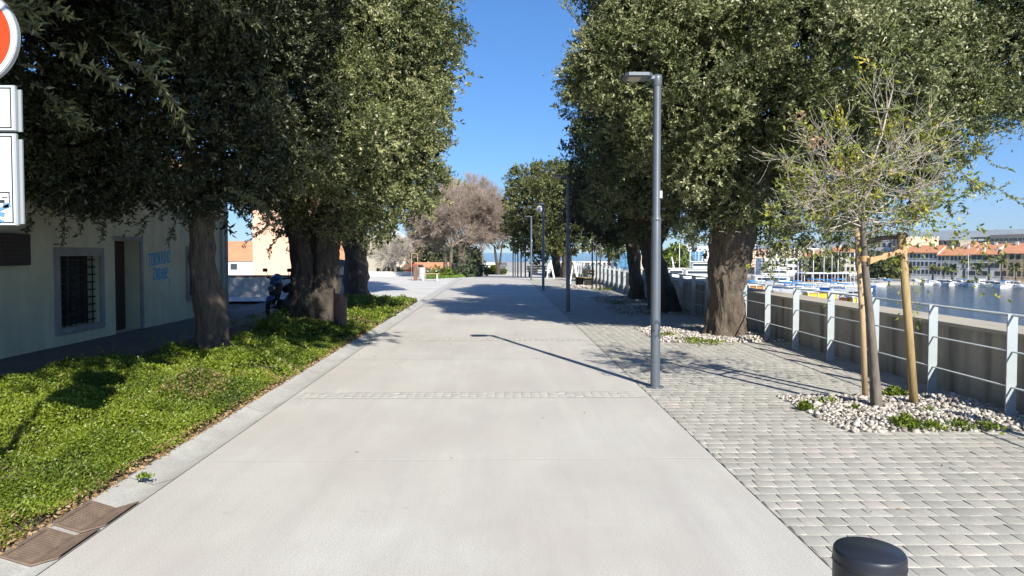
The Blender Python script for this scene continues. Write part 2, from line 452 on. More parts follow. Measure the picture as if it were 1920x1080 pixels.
class MB:
    def __init__(s):
        s.v, s.f, s.sm = [], [], []

    def add(s, vs, fs, smooth=False):
        o = len(s.v)
        s.v += [tuple(v) for v in vs]
        s.f += [tuple(i + o for i in f) for f in fs]
        s.sm += [smooth] * len(fs)
        return s

    def box(s, c, size, rz=0.0, rot=None, bev=0.0):
        sx, sy, sz = (a / 2 for a in size)
        m = rot or Matrix.Rotation(rz, 3, 'Z')
        c = Vector(c)
        if bev <= 0:
            vs = [c + m @ Vector((x * sx, y * sy, z * sz)) for z in (-1, 1) for x, y in ((-1, -1), (1, -1), (1, 1), (-1, 1))]
            return s.add(vs, [(3, 2, 1, 0), (4, 5, 6, 7), (0, 1, 5, 4), (1, 2, 6, 5), (2, 3, 7, 6), (3, 0, 4, 7)])
        b = min(bev, sx * .9, sy * .9, sz * .9)
        ring = [(-1, -1), (1, -1), (1, 1), (-1, 1)]
        vs, fs = [], []
        lv = [(-sz, b), (-sz + b, 0), (sz - b, 0), (sz, b)]
        for z, ins in lv:
            ax, ay = sx - ins, sy - ins
            for x, y in ring:
                if ins > 0:
                    vs += [c + m @ Vector((x * ax, y * ay, z))] * 2
                else:
                    if (x, y) in ((-1, -1), (1, 1)):
                        vs += [c + m @ Vector((x * sx, y * (sy - b), z)), c + m @ Vector((x * (sx - b), y * sy, z))]
                    else:
                        vs += [c + m @ Vector((x * (sx - b), y * sy, z)), c + m @ Vector((x * sx, y * (sy - b), z))]
        for k in range(3):
            for i in range(8):
                j = (i + 1) % 8
                fs.append((k * 8 + i, k * 8 + j, k * 8 + 8 + j, k * 8 + 8 + i))
        fs.append((24, 26, 28, 30))
        fs.append((6, 4, 2, 0))
        return s.add(vs, fs)

    def tube(s, pts, rad, n=10, cap=True, smooth=True):
        pts = [Vector(p) for p in pts]
        if not isinstance(rad, (list, tuple)):
            rad = [rad] * len(pts)
        vs, fs = [], []
        prev = None
        for i, p in enumerate(pts):
            d = (pts[min(i + 1, len(pts) - 1)] - pts[max(i - 1, 0)]).normalized()
            if prev is None:
                a = Vector((0, 0, 1)) if abs(d.z) < 0.9 else Vector((1, 0, 0))
                u = d.cross(a).normalized()
            else:
                u = (prev - d * prev.dot(d)).normalized()
            prev = u
            w = d.cross(u)
            for k in range(n):
                t = 2 * PI * k / n
                vs.append(p + (u * math.cos(t) + w * math.sin(t)) * rad[i])
        for i in range(len(pts) - 1):
            for k in range(n):
                j = (k + 1) % n
                fs.append((i * n + k, i * n + j, (i + 1) * n + j, (i + 1) * n + k))
        s.add(vs, fs, smooth)
        if cap:
            o = len(s.v) - len(vs)
            s.f += [tuple(o + k for k in reversed(range(n))), tuple(o + (len(pts) - 1) * n + k for k in range(n))]
            s.sm += [False, False]
        return s

    def prism(s, poly, z0, z1):
        """poly: list of (x, y)"""
        n = len(poly)
        vs = [(x, y, z0) for x, y in poly] + [(x, y, z1) for x, y in poly]
        fs = [tuple(reversed(range(n))), tuple(range(n, 2 * n))] + [(i, (i + 1) % n, n + (i + 1) % n, n + i) for i in range(n)]
        return s.add(vs, fs)

    def lathe(s, prof, c=(0, 0, 0), n=24, smooth=True):
        """prof list of (r, z)"""
        c = Vector(c)
        vs, fs = [], []
        for r, z in prof:
            for k in range(n):
                t = 2 * PI * k / n
                vs.append(c + Vector((r * math.cos(t), r * math.sin(t), z)))
        for i in range(len(prof) - 1):
            for k in range(n):
                j = (k + 1) % n
                fs.append((i * n + k, i * n + j, (i + 1) * n + j, (i + 1) * n + k))
        s.add(vs, fs, smooth)
        return s

    def quad(s, a, b, c, d):
        return s.add([a, b, c, d], [(0, 1, 2, 3)])

    def build(s, name, m=None, parent=None, loc=None, tint=None):
        me = bpy.data.meshes.new(name)
        vs = s.v if loc is None else [(v[0] - loc[0], v[1] - loc[1], v[2] - loc[2]) for v in s.v]
        me.from_pydata(vs, [], s.f)
        me.polygons.foreach_set('use_smooth', s.sm)
        me.update()
        o = link(name, me, m, parent)
        if loc is not None:
            o.location = loc
        return o


_fn = np.random.default_rng(5)
_FK = _fn.normal(size=(40, 3))
_FP = _fn.uniform(0, 6.28, 40)


def fnoise(p, scale=1.0, octs=3, seed=0):
    p = np.asarray(p, dtype=float) * scale
    out = np.zeros(p.shape[:-1])
    amp, tot = 1.0, 0.0
    for o in range(octs):
        for k in range(4):
            i = (o * 4 + k + seed * 7) % 40
            out += amp * np.sin(p @ (_FK[i] * 2 ** o) + _FP[i] + seed)
        tot += amp * 2
        amp *= 0.55
    return out / tot


def segs_mesh(name, A, B, ra, rb, n=3, tint=None):
    """straight tapered prisms from A to B (k,3)"""
    A, B = np.asarray(A, float), np.asarray(B, float)
    ra, rb = np.asarray(ra, float), np.asarray(rb, float)
    d = B - A
    L = np.linalg.norm(d, axis=1, keepdims=True) + 1e-9
    d = d / L
    a = np.where(np.abs(d[:, 2:3]) < 0.9, np.array([[0, 0, 1.0]]), np.array([[1.0, 0, 0]]))
    u = np.cross(d, a)
    u /= np.linalg.norm(u, axis=1, keepdims=True)
    w = np.cross(d, u)
    k = len(A)
    V = np.zeros((k, 2 * n, 3))
    for i in range(n):
        t = 2 * PI * i / n
        dirv = u * math.cos(t) + w * math.sin(t)
        V[:, i] = A + dirv * ra[:, None]
        V[:, n + i] = B + dirv * rb[:, None]
    base = np.arange(k)[:, None] * 2 * n
    fs = []
    for i in range(n):
        j = (i + 1) % n
        fs.append(np.concatenate([base + i, base + j, base + n + j, base + n + i], axis=1))
    Fq = np.stack(fs, 1).reshape(-1, 4)
    tt = None if tint is None else np.repeat(tint, n)
    return npmesh(name, V.reshape(-1, 3), Fq, tt, smooth=True)


def unit(v):
    return v / (np.linalg.norm(v, axis=-1, keepdims=True) + 1e-9)


def leaves_arrays(pos, dirs, L, W, tint, droop=0.15, face=None):
    """rhombic leaf with folded middle: two verts on the axis, two at the sides"""
    n = len(pos)
    r = rng.normal(size=(n, 3)) if face is None else rng.normal(size=(n, 3)) * 0.75 + face
    side = unit(np.cross(dirs, r))
    nrm = np.cross(side, dirs)
    L = np.broadcast_to(L, (n,))[:, None]
    W = np.broadcast_to(W, (n,))[:, None]
    V = np.zeros((n, 4, 3))
    V[:, 0] = pos
    V[:, 1] = pos + dirs * L * 0.45 + side * W * 0.5 + nrm * W * 0.15
    V[:, 2] = pos + dirs * L - nrm * L * droop
    V[:, 3] = pos + dirs * L * 0.45 - side * W * 0.5 + nrm * W * 0.15
    return V, tint


def quads_from(V):
    n = len(V)
    return V.reshape(-1, 3), np.arange(n * 4).reshape(n, 4)


CAMP = np.array([0, 0, CAMZ])


def crown(name, lobes, leaf=(0.068, 0.028), density=1.0, m=None, parent=None, clump_r=0.46, seed=0, spikes=0.045, gap=0.0, wtop=True, solid=True, darken=0.0, k=14):
    """foliage: lobes (x, y, z, r) -> leaf clumps set around their surfaces, twigs of leaves in each clump, coarse leaves inside"""
    lobes = np.array([(l[0], l[1], l[2], l[3]) for l in lobes], float)
    allV, allT = [], []
    for li, (x, y, z, r) in enumerate(lobes):
        c = np.array([x, y, z])
        r = r - min(0.10, r * 0.15)
        area = 4 * PI * r * r
        nc = int(area / (clump_r ** 2 * 1.5) * 1.0)
        d = unit(rng.normal(size=(nc, 3)))
        # uneven outline
        bumpy = 1 + 0.15 * fnoise(d * 2.2 + li * 3.1, 1.0, 2, seed) + 0.10 * fnoise(d * 5.0 + li, 1.0, 2, seed + 3)
        rad = r * bumpy * rng.uniform(0.60, 1.12, nc)
        cc = c + d * rad[:, None] * np.array([1, 1, 0.92])
        if gap > 0:
            keep = fnoise(cc, 1.3, 2, seed + 9) > -1 + gap
            cc, d = cc[keep], d[keep]
        # drop clumps deep inside other lobes
        keep = np.ones(len(cc), bool)
        for lj, (x2, y2, z2, r2) in enumerate(lobes):
            if lj != li:
                keep &= np.linalg.norm(cc - np.array([x2, y2, z2]), axis=1) > r2 * 0.72
        cc, d = cc[keep], d[keep]
        if len(cc) == 0:
            continue
        # visibility: fewer, larger leaves where the camera cannot look (far side, above the frame)
        toc = unit(CAMP - cc)
        facing = (toc * d).sum(1)
        elev = (cc[:, 2] - CAMZ) / np.maximum(cc[:, 1], 0.3)
        az = np.abs(cc[:, 0]) / np.maximum(cc[:, 1], 0.3)
        hid = (facing < -0.25) | (elev > 0.46) | (az > 0.86) | (cc[:, 1] < 1.5)
        cr = clump_r * rng.uniform(0.65, 1.35, len(cc))
        base = 1.8 * density / (leaf[0] * leaf[1] * 0.5) * (PI * clump_r ** 2) / 1.0
        for hidden in (False, True):
            sel = hid == hidden
            if not sel.any():
                continue
            C, D, RR = cc[sel], d[sel], cr[sel]
            sc = 1.9 if hidden else 1.0
            nt_ = max(3, int(base / k / (sc ** 2 * (1.3 if hidden else 1.0)) / 1.5))
            ci = np.repeat(np.arange(len(C)), nt_)
            q = unit(rng.normal(size=(len(ci), 3)) + D[ci] * 0.75 + np.array([0, 0, 0.25]))
            tw0 = C[ci] + q * (RR[ci] * rng.uniform(0.35, 1.0, len(ci)) ** 0.6)[:, None] * np.array([1, 1, 0.8])
            td = unit(q + D[ci] * 0.7 + rng.normal(size=q.shape) * 0.35)
            tl = rng.uniform(0.10, 0.24, len(ci)) * (1.25 if hidden else 1)
            sp = rng.random(len(ci)) < spikes
            tl = np.where(sp, tl * rng.uniform(2.0, 3.6, len(ci)), tl)
            kk = k
            ti = np.repeat(np.arange(len(ci)), kk)
            s_ = rng.random(len(ti))
            pos = tw0[ti] + td[ti] * (tl[ti] * s_)[:, None] + rng.normal(size=(len(ti), 3)) * 0.012
            pos[:, 2] -= (tl[ti] * s_) ** 2 * 0.25
            ld = unit(td[ti] * 0.7 + rng.normal(size=(len(ti), 3)) * 0.75 + np.array([0, 0, 0.12]))
            tint = np.clip(0.42 + 0.16 * rng.normal(size=len(ti)) + 0.19 * rng.normal(size=len(C))[ci[ti]] + 0.08 * rng.normal(size=len(ci))[ti] - darken, 0, 0.94)
            pale = rng.random(len(ti)) < 0.035
            tint = np.where(pale, 1.0, tint)
            Ls = leaf[0] * sc * rng.uniform(0.6, 1.3, len(ti))
            V, T = leaves_arrays(pos, ld, Ls, Ls * leaf[1] / leaf[0], tint, face=(q[ti] * .6 + D[ci[ti]] * .5 + np.array([0, 0, .35])))
            allV.append(V)
            allT.append(T)
        # coarse inner foliage that closes the crown; its dark tint paints the shaded voids
        if solid:
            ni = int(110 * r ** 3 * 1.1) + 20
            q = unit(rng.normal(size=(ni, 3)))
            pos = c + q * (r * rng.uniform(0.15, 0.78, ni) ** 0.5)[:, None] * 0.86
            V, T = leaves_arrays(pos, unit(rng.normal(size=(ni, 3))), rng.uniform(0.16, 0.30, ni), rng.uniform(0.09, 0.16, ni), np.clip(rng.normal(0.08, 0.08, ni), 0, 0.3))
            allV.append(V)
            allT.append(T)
    V = np.concatenate(allV)
    T = np.concatenate(allT)
    v, f = quads_from(V)
    me = npmesh(name, v, f, T)
    return link(name, me, m or M['leaf'], parent)


def trunk_arrays(pts, rad, n=40, rows=70, rough=0.035, flute=0.06, seed=0, flare=0.0):
    pts = np.array([tuple(p) for p in pts], float)
    rad = np.array(rad, float)
    t = np.linspace(0, 1, len(pts))
    tt = np.linspace(0, 1, rows)
    # smooth interpolation
    C = np.stack([np.interp(tt, t, pts[:, i]) for i in range(3)], 1)
    for _ in range(6):
        C[1:-1] = (C[:-2] + 2 * C[1:-1] + C[2:]) / 4
    Rr = np.interp(tt, t, rad)
    for _ in range(4):
        Rr[1:-1] = (Rr[:-2] + 2 * Rr[1:-1] + Rr[2:]) / 4
    th = np.linspace(0, 2 * PI, n, endpoint=False)
    V = np.zeros((rows, n, 3))
    hgt = C[:, 2] - C[0, 2]
    for k, a in enumerate(th):
        dv = np.array([math.cos(a), math.sin(a), 0])
        p = C + dv * Rr[:, None]
        fl = flute * (np.sin(a * 3 + seed) + 0.6 * np.sin(a * 5 + seed * 2.3 + C[:, 2] * 0.5))
        rt = flare * np.exp(-hgt / 0.28) * (0.6 + 0.4 * np.sin(a * 5 + seed))
        ps = p * np.array([1, 1, 0.3])
        ridg = np.abs(fnoise(ps, 13.0, 2, seed)) * -1.1 + fnoise(p, 5.0, 2, seed + 2) * 0.6
        V[:, k] = C + dv * (Rr * (1 + fl + rt))[:, None] + dv * (ridg * rough * np.minimum(Rr / 0.3, 1.3))[:, None]
    idx = np.arange(rows * n).reshape(rows, n)
    nx = np.roll(idx, -1, 1)
    Fq = np.stack([idx[:-1], nx[:-1], nx[1:], idx[1:]], -1).reshape(-1, 4)
    return V.reshape(-1, 3), Fq


def trunk(name, stems, m, parent, **kw):
    """stems: list of (pts, radii, n, rows); one mesh"""
    Vs, Fs, o = [], [], 0
    for i, (pts, rad, n, rows) in enumerate(stems):
        v, f = trunk_arrays(pts, rad, n, rows, seed=i + kw.get('seed', 0), rough=kw.get('rough', 0.035), flute=kw.get('flute', 0.06), flare=kw.get('flare', 0) if i == 0 or kw.get('flareall') else 0)
        Vs.append(v)
        Fs.append(f + o)
        o += len(v)
    return link(name, npmesh(name, np.concatenate(Vs), np.concatenate(Fs), smooth=True), m, parent)


def limbs(base, tops, r0, r1=0.05):
    out = []
    for t in tops:
        a, b = Vector(base), Vector(t)
        mid = a.lerp(b, 0.5) + Vector((0, 0, -0.15 * (b - a).length)) * 0.4
        out.append(([a, a.lerp(mid, 0.6), mid, mid.lerp(b, 0.5), b], [r0, r0 * .8, r0 * .6, r0 * .4, r1], 10, 14))
    return out


def bare_branches(base, height, spread, n0=7, levels=4, r0=0.12, up=0.5, seed=1, kids=4, zstart=0.25, dome=True):
    """returns segment arrays of a leafless tree whose crown fills a dome"""
    rg = np.random.default_rng(seed)
    A, B, ra, rb = [], [], [], []
    base = np.array(base, float)
    cen = base + np.array([0, 0, height * 0.58])

    def grow(p, d, L, r, lev):
        steps = 3
        q = p.copy()
        for s in range(steps):
            d = unit(d + rg.normal(size=3) * 0.16 + np.array([0, 0, 0.06 * up]))
            e = q + d * L / steps
            rr = r * (1 - 0.22 * (s + 1) / steps * 2)
            A.append(q); B.append(e); ra.append(r * (1 - 0.44 * s / steps)); rb.append(max(rr, r * 0.45))
            q = e
            if lev > 0:
                nk = kids if s == steps - 1 else max(1, kids - 2)
                for _ in range(nk):
                    out = unit((q - cen) * np.array([1, 1, 0.8]) + np.array([0, 0, 0.3 * height * up]))
                    nd = unit(d * 0.9 + rg.normal(size=3) * 0.55 + out * 0.45)
                    rel = (q - cen) / np.array([spread, spread, height * 0.45])
                    left = max(0.15, 1.12 - np.linalg.norm(rel))
                    grow(q, nd, min(L * rg.uniform(0.5, 0.8), left * spread * 0.9 + 0.12), r * 0.5, lev - 1)
    for i in range(n0):
        a = 2 * PI * (i + rg.uniform(-.3, .3)) / n0
        el = rg.uniform(0.5, 1.35)
        d = np.array([math.cos(a) * math.cos(el), math.sin(a) * math.cos(el), math.sin(el)])
        grow(base + np.array([0, 0, height * zstart]), d, height * 0.34, r0, levels)
    return np.array(A), np.array(B), np.array(ra), np.array(rb)


#@@SETTING
# ================================================================== THE GROUND
def strip(name, x0, x1, ys, dz, m, x0f=None, x1f=None):
    V, Fq = [], []
    for y in ys:
        V.append((x0f(y) if x0f else x0, y, gz(y) + dz))
        V.append((x1f(y) if x1f else x1, y, gz(y) + dz))
    for i in range(len(ys) - 1):
        Fq.append((2 * i, 2 * i + 1, 2 * i + 3, 2 * i + 2))
    return tag(link(name, npmesh(name, np.array(V), np.array(Fq)), m), kind='structure')


YS = [-25, 0, 46, 60, 90, 130]
XR0, XR1 = -2.43, 1.78
o = strip('ground', -90, 5.5, YS, -0.09, M['soil'])
strip('planting_bed', -8.05, -2.80, [-5, 0, 24.3], -0.012, M['soil'])
strip('road', XR0, XR1, YS, 0.0, M['road'])
GX = [-2.80, -2.775, -2.60, XR0 - 0.008]      # dished gutter: kerb edge, lip, channel, road edge
GZ = [0.012, 0.010, -0.046, 0.0]


def gutter_z(x):
    return float(np.interp(x, GX, GZ))


V_, F_ = [], []
gys = [-25, 0, 46, 60, 90, 130]
for yy_ in gys:
    V_.append((-2.805, yy_, gz(yy_) - 0.09))
    for gx_, gz_ in zip(GX, GZ):
        V_.append((gx_, yy_, gz(yy_) + gz_))
for i_ in range(len(gys) - 1):
    for j_ in range(4):
        F_.append((i_ * 5 + j_, i_ * 5 + j_ + 1, i_ * 5 + j_ + 6, i_ * 5 + j_ + 5))
tag(link('kerb', npmesh('kerb', np.array(V_), np.array(F_)), M['kerb']), kind='structure')
strip('gutter_joint', XR0 - 0.008, XR0, YS, -0.004, M['groove'])
strip('plaza', -60, -2.81, [24.2, 46, 60, 90, 130], 0.0, M['plaza'])
strip('side_path', -8.05, -6.1, [-5, 24.2], -0.01, M['path'])
# far part of the paved strip is a plain sheet, the near part real setts on mortar
strip('paving_mortar', XR1 + 0.012, 5.5, [-25, 0, 46, 60, 90, 130], -0.0032, M['joint'])
strip('edge_joint', XR1, XR1 + 0.012, [-25, 0, 46, 60, 90, 130], -0.012, M['groove'])

PITS = [  # tree pits cut in the sett paving (x0, x1, y0, y1)
    (3.30, 5.10, 6.45, 8.05), (3.05, 5.10, 13.0, 15.4), (3.3, 5.10, 19.0, 21.4), (3.4, 5.10, 23.3, 26.0), (3.2, 5.1, 32.5, 35), (3.4, 5.1, 45.2, 47)]


def sett_field(name, x0, x1, y0, y1, s, m, stag=True, z=0.0, gapw=0.010, jitter=0.004, pits=(), skip=None):
    Vs, T = [], []
    y = y0
    row = 0
    while y < y1 - s * 0.5:
        off = ((row * 0.37 + rng.uniform(-.12, .12)) % 1.0) * s if (stag and y < 10.5) else rng.uniform(-0.012, 0.012)
        n = int((x1 - x0) / s) + 2
        xs = x0 + off - s + np.arange(n) * s + rng.normal(0, jitter, n)
        for i in range(n - 1):
            a, b = max(xs[i], x0), min(xs[i + 1], x1)
            if b - a < 0.05:
                continue
            cx, cy = (a + b) / 2, y + s / 2
            if any(p[0] < cx < p[1] and p[2] < cy < p[3] for p in pits):
                continue
            if skip and skip(cx, cy):
                continue
            g = gapw * (rng.uniform(0.25, 0.9) if rng.random() < .6 else rng.uniform(1.0, 1.9))
            gx0, gx1 = a + g / 2, b - g / 2
            j1, j2, j3, j4 = rng.normal(0, jitter * 0.7, 4)
            gy0, gy1 = y + g / 2, y + s - g / 2
            top = z + rng.normal(0, 0.0010) + gz(cy)
            tx, ty = rng.normal(0, 0.004, 2)
            ins = 0.005

            def zz(px, py):
                return top + (px - cx) * tx + (py - cy) * ty
            o4 = [(gx0, gy0 + j1), (gx1, gy0 + j2), (gx1, gy1 + j3), (gx0, gy1 + j4)]
            i4 = [(gx0 + ins, gy0 + ins + j1), (gx1 - ins, gy0 + ins + j2), (gx1 - ins, gy1 - ins + j3), (gx0 + ins, gy1 - ins + j4)]
            Vs.append([(px, py, top - 0.022) for px, py in o4] + [(px, py, zz(px, py) - 0.0016) for px, py in o4] + [(px, py, zz(px, py)) for px, py in i4])
            T.append(min(1, max(0, rng.beta(1.4, 1.4))))
        y += s * rng.uniform(0.97, 1.03)
        row += 1
    V = np.array(Vs)
    n = len(V)
    base = np.arange(n)[:, None] * 12
    fs = [base + np.array([[8, 9, 10, 11]])]
    for lv in (0, 4):
        for i in range(4):
            j = (i + 1) % 4
            fs.append(base + np.array([[lv + i, lv + j, lv + 4 + j, lv + 4 + i]]))
    Fq = np.stack(fs, 1).reshape(-1, 4)
    return tag(link(name, npmesh(name, V.reshape(-1, 3), Fq, np.repeat(np.array(T), 9)), m), kind='structure')


sett_field('sett_paving', XR1 + 0.012, 5.48, 1.2, 44.0, 0.144, M['sett'], pits=PITS)
strip('far_sett_paving', XR1 + 0.016, 5.48, [44.0, 46, 60, 90, 130], 0.0, M['plaza'])

# three-course bands of small setts across the road
for i, yb in enumerate((8.06, 13.3)):
    b = MB()
    b.add([(XR0 + .05, yb - .02, .004), (XR1 - .05, yb - .02, .004), (XR1 - .05, yb + .33, .004), (XR0 + .05, yb + .33, .004)], [(0, 1, 2, 3)])
    tag(b.build('road_band_mortar', M['road']), kind='structure')
    sett_field('road_band', XR0 + .07, XR1 - .07, yb, yb + 0.3, 0.105, M['bandsett'], stag=False, z=0.0058, gapw=0.008, jitter=0.004)
# thin pale construction joints
for yj in (5.62, 11.0, 17.2, 20.6):
    b = MB()
    b.add([(XR0, yj, .003), (XR1, yj + .02, .003), (XR1, yj + .035, .003), (XR0, yj + .014, .003)], [(0, 1, 2, 3)])
    tag(b.build('road_joint', M['jointpale']), kind='structure')
# transverse joints of the kerb strip
b = MB()
for k in range(14):
    yj = 5.2 + k * 2.4
    for xa_, xb_ in ((GX[1], GX[2]), (GX[2], GX[3])):
        za_, zb_ = gutter_z(xa_) + .002, gutter_z(xb_) + .002
        b.add([(xa_, yj, za_), (xb_, yj, zb_), (xb_, yj + .009, zb_), (xa_, yj + .009, za_)], [(0, 1, 2, 3)])
tag(b.build('kerb_joint', M['groove']), kind='structure')

# ------------------------------------------------------------------ far ground, water, mountains
b = MB()
S = 14000
b.add([(-S, -3000, -9.6), (S, -3000, -9.6), (S, S, -9.6), (-S, S, -9.6)], [(0, 1, 2, 3)])
tag(b.build('terrain', M['land']), kind='structure')
b = MB()
b.add([(6.0, -250, -9.0), (420, -250, -9.0), (420, 40, -9.0), (164, 217, -9.0), (110, 300, -9.0), (40, 330, -9.0), (6.0, 330, -9.0)], [(0, 1, 2, 3, 4, 5, 6)])
tag(b.build('harbour_water', M['water']), kind='structure')
b = MB()
b.add([(-S, 750, -9.35), (3200, 750, -9.35), (3200, S, -9.35), (-S, S, -9.35)], [(0, 1, 2, 3)])
tag(b.build('open_sea', M['water']), kind='structure')
b = MB()
b.prism([(420, 40), (900, 40), (900, 700), (-200, 700), (-200, 331), (40, 331), (110, 301), (164, 218)], -9.7, -8.0)
tag(b.build('far_quay', M['concrete']), kind='structure')


def mountains():
    xs = np.linspace(3000, 14500, 150)
    prof = (250 + 90 * fnoise(np.stack([xs / 1500, xs * 0, xs * 0], 1), 1, 3, 4) + 95 * np.clip((xs - 2500) / 5000, -0.6, 0.6)) * np.clip((xs - 3000) / 3200, 0, 1)
    rows = 14
    V = np.zeros((rows, len(xs), 3))
    for r in range(rows):
        t = r / (rows - 1)
        h = np.sin(t * PI * 0.5) ** 1.2
        y = 9000 + t * 2600
        V[r, :, 0] = xs
        V[r, :, 1] = y + 200 * fnoise(np.stack([xs / 600, xs * 0 + t * 3, xs * 0], 1), 1, 2, 2)
        V[r, :, 2] = -10 + prof * h * (1 + 0.10 * fnoise(np.stack([xs / 300, xs * 0 + t * 5, xs * 0], 1), 1, 3, 1))
    idx = np.arange(rows * len(xs)).reshape(rows, len(xs))
    Fq = np.stack([idx[:-1, :-1], idx[:-1, 1:], idx[1:, 1:], idx[1:, :-1]], -1).reshape(-1, 4)
    tag(link('mountains', npmesh('mountains', V.reshape(-1, 3), Fq, smooth=True), M['mountain']), kind='structure')


mountains()

# ================================================================== SEA WALL AND RAILING
WX0, WX1, WZ = 5.5, 6.06, 0.80
w = empty('sea_wall', (5.78, 20, 0), label='low stained concrete parapet wall between the railing and the harbour', cat='wall')
b = MB()
ys = list(np.arange(-10, 46, 4.0)) + [46, 60, 80, 100, 130]
for i in range(len(ys) - 1):
    y0, y1 = ys[i], ys[i + 1] - 0.008
    z0, z1 = gz(y0), gz(y1)
    vs = [(WX0, y0, -9.4), (WX1, y0, -9.4), (WX1, y1, -9.4), (WX0, y1, -9.4), (WX0, y0, WZ + z0), (WX1, y0, WZ + z0), (WX1, y1, WZ + z1), (WX0, y1, WZ + z1)]
    b.add(vs, [(3, 2, 1, 0), (4, 5, 6, 7), (0, 1, 5, 4), (1, 2, 6, 5), (2, 3, 7, 6), (3, 0, 4, 7)])
wb = b.build('wall_face', M['seawall'])
wb.parent = w
wb.matrix_parent_inverse = Matrix.Translation((-5.78, -20, 0))
b = MB()
for i in range(len(ys) - 1):
    y0, y1 = ys[i], ys[i + 1] - 0.006
    z0, z1 = gz(y0), gz(y1)
    a0, a1 = WZ + 0.001, WZ + 0.045
    vs = [(WX0 - .025, y0, a0 + z0), (WX1 + .025, y0, a0 + z0), (WX1 + .025, y1, a0 + z1), (WX0 - .025, y1, a0 + z1),
          (WX0 - .025, y0, a1 + z0), (WX1 + .025, y0, a1 + z0), (WX1 + .025, y1, a1 + z1), (WX0 - .025, y1, a1 + z1)]
    b.add(vs, [(3, 2, 1, 0), (4, 5, 6, 7), (0, 1, 5, 4), (1, 2, 6, 5), (2, 3, 7, 6), (3, 0, 4, 7)])
wb = b.build('wall_cap', M['pier'])
wb.parent = w
wb.matrix_parent_inverse = Matrix.Translation((-5.78, -20, 0))

RX = 5.16
rail = empty('railing', (RX, 0, 0), label='pale grey steel railing of flat posts and thin rods along the sea wall', cat='railing')
pb = MB()
pb.box((0, 0, 0.53), (0.105, 0.014, 1.10))
pb.box((0, 0.022, 0.53), (0.035, 0.03, 1.04))
pb.box((0, 0.01, -0.012), (0.14, 0.12, 0.018))
pme = None
k = 0
y = 6.86 - 1.27 * 3
while y < 92:
    if pme is None:
        po = pb.build('post', M['rail'])
        pme = po.data
    else:
        po = link('post', pme)
    po.parent = rail
    po.location = (0, y, gz(y))
    y += 1.27
for zr, rr in ((1.07, 0.014), (0.70, 0.0095), (0.34, 0.0095)):
    b = MB()
    b.tube([(0, -2, zr), (0, 46, zr), (0, 92, zr + gz(92))], rr, 8)
    b.build('rail', M['rail'], rail)

# ================================================================== STREET LAMPS
def make_lamp():
    t = empty('street_lamp', (0, 0, 0))
    b = MB()
    b.lathe([(0.0001, 0.0), (0.11, 0.0), (0.11, 0.012), (0.062, 0.014)], n=24)
    b.build('base_plate', M['lamp'], t)
    b = MB()
    b.lathe([(0.060, 0.01), (0.060, 2.13), (0.050, 2.17), (0.050, 3.78)], n=28)
    p = b.build('pole', M['lamp'], t)
    b = MB()
    b.lathe([(0.061, 2.09), (0.064, 2.095), (0.064, 2.125), (0.061, 2.13)], n=24)
    b.build('collar', M['lamp'], p)
    b = MB()
    b.box((0.047, -0.044, 2.42), (0.03, 0.012, 0.09))
    b.build('sticker', M['signwhite'], p)
    h = MB()
    h.lathe([(0.052, 3.76), (0.060, 3.78), (0.062, 3.86), (0.058, 3.90), (0.0001, 3.905)], n=20)
    h.box((-0.075, 0, 3.865), (0.10, 0.10, 0.055), bev=0.01)
    hd = h.build('lamp_arm', M['lamp'], t)
    h = MB()
    pol = [(-0.08, -0.10), (-0.08, 0.10), (-0.13, 0.16), (-0.38, 0.16), (-0.42, 0.12), (-0.42, -0.12), (-0.38, -0.16), (-0.13, -0.16)]
    h.prism(pol[::-1], 3.862, 3.900)
    hd = h.build('lamp_head', M['lamp'], t)
    h = MB()
    h.box((-0.26, 0, 3.858), (0.26, 0.28, 0.006))
    h.build('lamp_underside', M['lampdark'], hd)
    h = MB()
    h.box((-0.29, 0, 3.852), (0.15, 0.17, 0.008))
    h.build('lens', M['lampglass'], hd)
    return t


lamp0 = make_lamp()
LG = 'grey street lamps along the edge of the setts'
LL = ['tall grey street lamp nearest the camera with its LED head over the road',
      'second nearest grey street lamp, standing at the edge of the tree shade',
      'third street lamp along the promenade, a pale globe hanging under its head',
      'fourth and farthest clear street lamp, thin and pale before the evergreens',
      'street lamp just out of view beside the camera, seen by its shadow']
for i, (ly, lx) in enumerate(((8.66, 1.965), (19.9, 1.98), (31.0, 1.97), (42.2, 1.95))):
    o = lamp0 if i == 0 else copy_tree(lamp0)
    o.location = (lx, ly, gz(ly))
    tag(o, LL[i], 'street lamp', LG)
    if i == 2:
        b = MB()
        b.lathe([(0.001, -0.17), (0.09, -0.14), (0.13, -0.05), (0.13, 0.05), (0.09, 0.14), (0.001, 0.17)], (-0.18, 0, 3.62), n=16)
        b.build('globe', M['offwhite'], o)

# far dark posts in a row along the promenade
pg = MB()
pg.lathe([(0.05, 0), (0.05, 3.2), (0.001, 3.22)], n=10)
pg.box((0, 0, 3.15), (0.3, 0.1, 0.05))
pm = None
fp = [(962, 62, 'far dark post left of the farthest trees, tallest in its row'), (966, 66, 'far dark post close behind the tallest far post'),
      (971, 55, 'dark post in the middle of the far row by the promenade'), (977, 52, 'dark post right of the middle in the far row'),
      (985, 50, 'rightmost dark post of the far row beside the fourth lamp')]
for px, yy, lb in fp:
    if pm is None:
        o = pg.build('lamp_post', M['black'])
        pm = o.data
    else:
        o = link('lamp_post', pm)
    o.location = (P(px, 500, yy).x, yy, gz(yy))
    o.scale = (1, 1, 0.93)
    tag(o, lb, 'post', 'dark posts far along the promenade')

